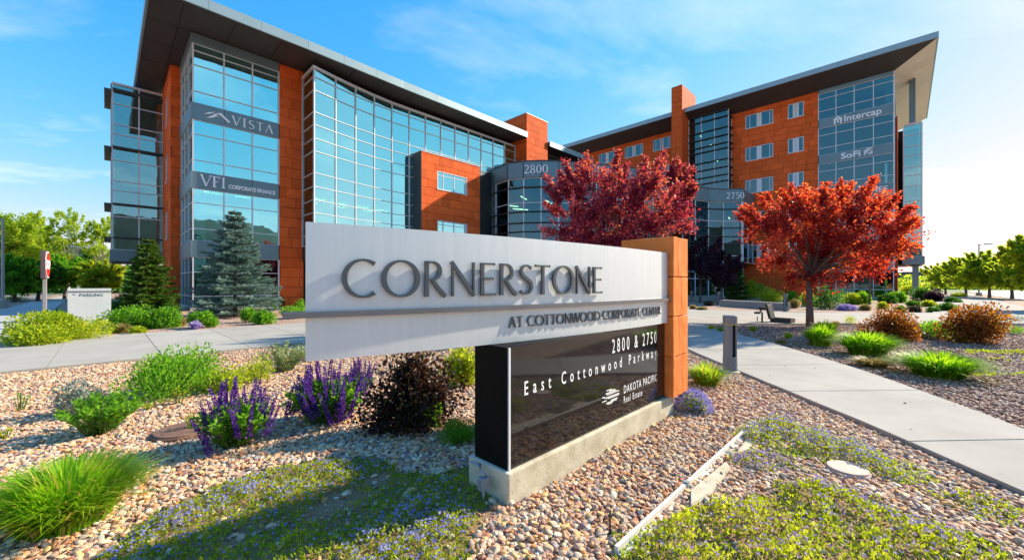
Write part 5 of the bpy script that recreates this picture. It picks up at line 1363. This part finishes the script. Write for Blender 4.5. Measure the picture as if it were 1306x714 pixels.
for i, (px, py, w, h, mt, lb, n_) in enumerate(row):
    P = G(px, py); bush('shrub', lb, P, pxr(w, P), pxh(h * 1.22, P), mt, n_ * 2, .085, .5, 400 + i, group='shrubs in front of the left building', lumps=12, up=.5, stem=w > 24)

# ------------------------------------------------------------------ creeping ground cover
def patch(name, label, px, blobs, seed, dens=5200, fl=L_flb, hgt=.07, bare=(), fdens=1500, Ls=.028):
    """mat of tiny leaves over an outline on the ground; blobs are (px, py, radius px, strength) of flowering areas"""
    rs = rs_(seed); poly = [tuple(G(*q)[:2]) for q in px]
    a = np.array(poly); lo, hi = a.min(0), a.max(0)
    area = (hi - lo).prod(); N0 = int(area * dens)
    Q = rs.rand(N0, 2) * (hi - lo) + lo
    wob = np.stack([np.sin(Q[:, 1] * 9 + seed) + np.sin(Q[:, 1] * 23), np.sin(Q[:, 0] * 8) + np.sin(Q[:, 0] * 21 + seed)], 1) * .035
    Q = Q[inpoly(Q + wob, poly)]
    for (bx_, by_, br) in bare:
        c = np.array(G(bx_, by_)[:2]); Q = Q[(np.linalg.norm((Q - c) * [1, .75], axis=1) > br * (1 + .25 * np.sin(Q[:, 0] * 17) + rs.normal(size=len(Q)) * .12))]
    # distance to the outline lowers the mat towards its rim
    def rim(Q):
        dm = np.full(len(Q), 9.)
        for i in range(len(poly)):
            p, q = np.array(poly[i]), np.array(poly[(i + 1) % len(poly)]); e = q - p
            t = np.clip(((Q - p) @ e) / (e @ e), 0, 1); dm = np.minimum(dm, np.linalg.norm(Q - p - t[:, None] * e, axis=1))
        return np.clip(dm / .18, .15, 1)
    def lump(Q): return np.clip(.52 + .38 * np.sin(Q[:, 0] * 8 + 2 * np.sin(Q[:, 1] * 4) + seed) * np.sin(Q[:, 1] * 7.3 + 1.5 * np.sin(Q[:, 0] * 5)) + .22 * np.sin(Q[:, 0] * 27 + Q[:, 1] * 9) * np.sin(Q[:, 1] * 24 + seed), .08, 1.1)
    top = hgt * rim(Q) * lump(Q)
    keep = rs.rand(len(Q)) < .35 + .65 * lump(Q); Q, top = Q[keep], top[keep]; n = len(Q)
    z = top * rs.rand(n) ** .5
    P = np.concatenate([Q, z[:, None]], 1); D = rs.normal(size=(n, 3)) * .7; D[:, 2] = np.abs(D[:, 2]) + .55
    L1 = Ls * rs.uniform(.6, 1.3, n); V1 = leaf_quads(P, D, L1, L1 * .42, rs)
    big = .5 + .5 * np.sin(Q[:, 0] * 3.1 + seed * 1.7) * np.sin(Q[:, 1] * 2.6 + seed)
    t1 = np.clip(.45 * rs.rand(n) + .35 * (z / hgt) + .25 * big, 0, 1)
    w = np.zeros(n)
    for (bx_, by_, br, st_) in blobs:
        c = np.array(G(bx_, by_)[:2]); rm = br / F * G(bx_, by_).y; rel = (Q - c) / np.array([rm, rm * 1.6]); w += st_ * np.exp(-(rel ** 2).sum(1))
    pf = np.clip(w * (.5 + .8 * lump(Q)), 0, 1) * fdens / dens + .012
    sel = rs.rand(n) < pf; Qf = P[sel]; m_ = len(Qf)
    Pf = Qf.copy(); Pf[:, 2] = top[sel] * rs.uniform(.85, 1.15, m_) + .008
    Vs, Ts, Ms = [V1], [t1], [np.zeros(n, int)]
    for k in range(4):                                   # four petals to a flower
        a_ = rs.rand(m_) * .5 + k * 1.571; Df = np.stack([np.cos(a_), np.sin(a_), np.full(m_, .25)], 1) + rs.normal(size=(m_, 3)) * .15
        Vs.append(leaf_quads(Pf, Df, .0135, .012, rs)); Ts.append(np.clip(.75 * rs.rand(m_) + .2, 0, 1)); Ms.append(np.ones(m_, int))
    V = np.concatenate(Vs); T = np.concatenate(Ts); Mi = np.concatenate(Ms)
    c = np.array([a[:, 0].mean(), a[:, 1].mean(), 0.])
    o = link(name, leaf_mesh(name, V - c, [L_mat_, fl], T, Mi), None, tuple(c)); tag(o, label, 'ground cover', kind='stuff')
    return poly
PATCH = []
SOILP = [(395, 655), (402, 632), (440, 608), (500, 600), (520, 606), (480, 640), (430, 662)]
PL = ((60, 740), (110, 712), (150, 690), (205, 652), (262, 626), (330, 602), (400, 588), (478, 582), (510, 602), (560, 606), (604, 592), (622, 618), (628, 652), (606, 682), (598, 714), (590, 760), (300, 790))
PATCH.append(patch('creeping_speedwell', 'blue flowering mat of creeping ground cover in the left foreground', PL, ((310, 628, 42, 1.0), (440, 605, 40, .8), (210, 670, 60, .5), (350, 660, 40, .35), (530, 682, 40, 1.1), (480, 702, 50, .8), (150, 706, 60, .6), (590, 664, 24, .8), (560, 620, 26, .3)), 3, dens=6500, fdens=1350, bare=((440, 640, .13), (475, 615, .10), (415, 655, .10), (300, 690, .06)), hgt=.075))
PR = ((775, 760), (782, 712), (800, 690), (850, 662), (905, 640), (985, 632), (1000, 617), (1062, 620), (1120, 645), (1200, 672), (1262, 694), (1285, 714), (1300, 780))
PATCH.append(patch('creeping_speedwell', 'yellow green mat with lilac flowers filling the right foreground', PR, ((1050, 640, 50, .7), (1120, 660, 60, .45), (930, 662, 50, .35), (980, 690, 60, .3), (1200, 690, 50, .45), (850, 700, 40, .3)), 4, fl=L_flp, hgt=.17, fdens=1100, Ls=.032))
PATCH.append(patch('creeping_speedwell', 'long lilac and green ground cover strip nearest the footpath', ((935, 548), (960, 537), (1015, 543), (1070, 563), (1130, 583), (1184, 603), (1190, 618), (1150, 620), (1080, 600), (1010, 582), (955, 572)), ((985, 548, 34, 1.3), (1050, 566, 34, 1.0), (1110, 588, 30, .8), (960, 556, 20, .9)), 5, fl=L_flb, hgt=.16, fdens=2000, Ls=.03))
PATCH.append(patch('creeping_speedwell', 'small purple flower patch beside the white edging strip', ((922, 583), (948, 573), (1000, 584), (1036, 602), (1015, 611), (955, 603), (928, 594)), ((955, 585, 28, 1.3), (990, 592, 24, .9)), 6, fl=L_flp, hgt=.12, fdens=3000))
PATCH.append(patch('creeping_speedwell', 'narrow green ground cover strip at the right edge below the footpath', ((1180, 628), (1225, 624), (1306, 648), (1340, 664), (1340, 684), (1250, 668)), ((1220, 640, 24, .6), (1290, 655, 24, .5)), 7, fl=L_flp, hgt=.08))
PATCH.append(patch('creeping_speedwell', 'green tuft of ground cover between footpath gravel and edging strip tip', ((925, 556), (940, 545), (958, 545), (952, 556), (938, 564)), ((945, 552, 10, .2),), 8, fl=L_flp, hgt=.07))
for k in range(6):
    y0 = 447 + k * 9.5; s = k * 4
    patch('ground_cover_row', ['topmost', 'second', 'third', 'fourth', 'fifth', 'lowest'][k] + ' thin green row of ground cover on the right bank', ((1225 - s + k * 6, y0), (1306 + 40, y0 + 2), (1346, y0 + 5.5), (1232 - s + k * 6, y0 + 4.5)), ((1280, y0 + 2, 20, .1),), 20 + k, dens=1500, fl=L_flp, hgt=.07, fdens=300, Ls=.05, bare=[(1228 + 16 * q_ + 9 * ((q_ * 7 + k * 5) % 3), y0 + 1.5 + 2 * ((q_ + k) % 2), .10 + .10 * ((q_ * 3 + k) % 3)) for q_ in range(6)])
SOIL = [tuple(G(*q)[:2]) for q in SOILP]
soil_o = sheet('bare_soil', M_soil, SOIL, .006)
sheet('bare_soil', M_soil, [tuple(G(*q)[:2]) for q in PL], .004)
sheet('bare_soil', M_soil, [tuple(G(*q)[:2]) for q in PR], .0045)

# ------------------------------------------------------------------ gravel: single stones over the near beds
def stone_mat(name, stops):
    m, n, l, out = new_mat(name)
    at = n.new('ShaderNodeAttribute'); at.attribute_type = 'INSTANCER'; at.attribute_name = 'rnd'
    r = ramp(n, stops, 'CONSTANT'); l.new(at.outputs['Fac'], r.inputs[0])
    tcn = n.new('ShaderNodeTexCoord'); t = noise(n, l, 2.2, 5, .6, tcn.outputs['Object'])
    mx = n.new('ShaderNodeMix'); mx.data_type = 'RGBA'; mx.blend_type = 'MULTIPLY'; mx.inputs[0].default_value = .55
    r2 = ramp(n, [(.3, (.55, .52, .50)), (.7, (1.1, 1.08, 1.05))]); l.new(t.outputs['Fac'], r2.inputs[0])
    l.new(r.outputs[0], mx.inputs[6]); l.new(r2.outputs[0], mx.inputs[7])
    b = n.new('ShaderNodeBsdfPrincipled'); b.inputs['Roughness'].default_value = .72; b.inputs['Specular IOR Level'].default_value = .3
    l.new(mx.outputs[2], b.inputs['Base Color']); l.new(b.outputs[0], out.inputs[0])
    return m
ST1 = [(0, (0.576, 0.306, 0.170)), (.10, (0.672, 0.442, 0.266)), (.20, (0.384, 0.264, 0.200)), (.28, (0.710, 0.544, 0.355)), (.38, (0.557, 0.255, 0.096)), (.45, (0.480, 0.408, 0.340)), (.54, (0.634, 0.391, 0.266)), (.63, (0.288, 0.178, 0.163)), (.69, (0.691, 0.468, 0.200)), (.77, (0.768, 0.629, 0.466)), (.86, (0.422, 0.187, 0.111)), (.92, (0.576, 0.365, 0.237)), (.97, (0.326, 0.297, 0.274))]
ST2 = [(0, (.20, .09, .06)), (.3, (.42, .22, .15)), (.55, (.54, .35, .25)), (.75, (.33, .23, .19)), (.9, (.62, .47, .36)), (1, (.28, .24, .23))]
def stones(name, label, regions, mat, seed, excl, big=1.0):
    rs = rs_(seed); pts = []
    for (y0, y1, dens, side) in regions:
        n = int((y1 - y0) * 2 * 1.42 * y1 * dens)
        Q = np.stack([rs.uniform(-1.42, 1.42, n) * y1, rs.uniform(y0, y1, n)], 1)
        Q = Q[np.abs(Q[:, 0]) < 1.36 * Q[:, 1] + .5]; pts.append(Q)
    Q = np.concatenate(pts)
    for e in excl: Q = Q[e(Q)]
    n = len(Q); me = bpy.data.meshes.new(name); me.vertices.add(n)
    z = rs.rand(n) * .022 - .004
    me.vertices.foreach_set('co', np.concatenate([Q, z[:, None]], 1).astype(np.float32).ravel())
    s = big * np.clip(np.exp(rs.normal(size=n) * .30), .5, 1.9) * .0185
    sc = np.stack([s * rs.uniform(.9, 1.35, n), s * rs.uniform(.75, 1.05, n), s * rs.uniform(.45, .75, n)], 1)
    ro = np.stack([rs.normal(size=n) * .32, rs.normal(size=n) * .32, rs.rand(n) * 6.283], 1)
    for nm, arr in (('rot', ro), ('scl', sc)):
        a = me.attributes.new(nm, 'FLOAT_VECTOR', 'POINT'); a.data.foreach_set('vector', arr.astype(np.float32).ravel())
    a = me.attributes.new('rnd', 'FLOAT', 'POINT'); a.data.foreach_set('value', rs.rand(n).astype(np.float32))
    a = me.attributes.new('idx', 'INT', 'POINT'); a.data.foreach_set('value', rs.randint(0, 6, n).astype(np.int32))
    o = link(name, me); tag(o, label, 'gravel', kind='stuff')
    g = bpy.data.node_groups.new('scatter_' + name, 'GeometryNodeTree')
    g.interface.new_socket('Geometry', in_out='INPUT', socket_type='NodeSocketGeometry'); g.interface.new_socket('Geometry', in_out='OUTPUT', socket_type='NodeSocketGeometry')
    N, K = g.nodes, g.links
    gi, go = N.new('NodeGroupInput'), N.new('NodeGroupOutput')
    ip_ = N.new('GeometryNodeInstanceOnPoints'); jn = N.new('GeometryNodeJoinGeometry')
    for k in range(6):
        bm = bmesh.new(); bmesh.ops.create_icosphere(bm, subdivisions=2, radius=1.0); rr = random.Random(seed * 10 + k)
        ax = [Vector((rr.uniform(-1, 1), rr.uniform(-1, 1), rr.uniform(-1, 1))).normalized() for _ in range(7)]; cut = [rr.uniform(.50, .85) for _ in ax]
        for v in bm.verts:
            for a_, c_ in zip(ax, cut):
                d_ = v.co.dot(a_)
                if d_ > c_: v.co -= a_ * (d_ - c_) * .85
            v.co *= 1 + rr.uniform(-.04, .04)
        sm = from_bm('pebble_shape', bm, mat, k % 2 == 0)
        so_ = bpy.data.objects.new('pebble_shape', sm)
        oi = N.new('GeometryNodeObjectInfo'); oi.inputs['Object'].default_value = so_; oi.inputs['As Instance'].default_value = True
        K.new(oi.outputs['Geometry'], jn.inputs[0])
    def att(nm, ty):
        a_ = N.new('GeometryNodeInputNamedAttribute'); a_.data_type = ty; a_.inputs['Name'].default_value = nm
        return [s_ for s_ in a_.outputs if s_.enabled][0]
    K.new(gi.outputs[0], ip_.inputs['Points']); K.new(jn.outputs[0], ip_.inputs['Instance']); ip_.inputs['Pick Instance'].default_value = True
    K.new(att('idx', 'INT'), ip_.inputs['Instance Index']); K.new(att('scl', 'FLOAT_VECTOR'), ip_.inputs['Scale'])
    e2r = N.new('FunctionNodeEulerToRotation'); K.new(att('rot', 'FLOAT_VECTOR'), e2r.inputs[0]); K.new(e2r.outputs[0], ip_.inputs['Rotation'])
    K.new(ip_.outputs[0], go.inputs[0])
    md = o.modifiers.new('scatter', 'NODES'); md.node_group = g
    return n
walkx = lambda Q: np.interp(Q[:, 1], [e[1] for e in EL], [e[0] for e in EL])
walkr = lambda Q: np.interp(Q[:, 1], [e[1] for e in ER], [e[0] for e in ER])
uvQ = lambda Q: (Q[:, 0] * UX + Q[:, 1] * UY, -Q[:, 0] * UY + Q[:, 1] * UX)
def not_base(Q):
    u, v = uvQ(Q); return ~((u > 2.0) & (u < 4.93) & (v > 2.0) & (v < 2.49))
PA = [np.array(p) for p in PATCH[:2]]
notcov = lambda Q: ~(inpoly(Q, PATCH[0]) & (NR.rand(len(Q)) < .93)) & ~(inpoly(Q, PATCH[1]) & (NR.rand(len(Q)) < .9))
left_of = lambda Q: (Q[:, 0] < walkx(Q) - .03) & (uvQ(Q)[1] < VL0 - .04) & (Q[:, 1] < 15.3)
right_of = lambda Q: (Q[:, 0] > walkr(Q) + .04) & (Q[:, 1] < 15.35)
def no_lid(Q):
    a_, b_ = np.array(G(234, 553)[:2]), np.array(G(1081, 601)[:2])
    return (np.linalg.norm(Q - a_, axis=1) > .275) & (np.linalg.norm(Q - b_, axis=1) > .16)
stones('gravel', 'pink tan and grey pebbles covering the beds around the sign', ((1.5, 3.2, 2200, 0), (3.2, 5, 1900, 0), (5, 8, 1250, 0), (8, 14, 650, 0)), stone_mat('pebble', ST1), 31, (left_of, not_base, notcov, no_lid))
stones('gravel', 'brown pink crushed stone in the bed right of the footpath', ((3, 8, 800, 0), (8, 15.4, 450, 0)), stone_mat('brown_pebble', ST2), 32, (right_of,), 1.0)

# dry leaves and twigs blown over gravel and paths
rs = rs_(77); n_ = 520; yy = rs.uniform(1.9, 13, n_) ; Q = np.stack([rs.uniform(-1.3, 1.3, n_) * yy, yy], 1)
on_walk = (Q[:, 0] > walkx(Q)) & (Q[:, 0] < walkr(Q)); drop = (on_walk & (rs.rand(n_) > .35)) | (uvQ(Q)[1] > VL0 - .1) | ~not_base(Q); on_walk, Q = on_walk[~drop], Q[~drop]; n_ = len(Q)
Pz = np.concatenate([Q, np.where(on_walk, ZW + .006, .035)[:, None]], 1); Dz = rs.normal(size=(n_, 3)); Dz[:, 2] = np.abs(Dz[:, 2]) * .15
Lz = rs.uniform(.02, .055, n_)
tag(link('leaf_litter', leaf_mesh('leaf_litter', leaf_quads(Pz, Dz, Lz, Lz * rs.uniform(.12, .5, n_), rs), [L_brown], rs.rand(n_))), 'scattered dry brown leaves on gravel and footpath', 'leaves', kind='stuff')
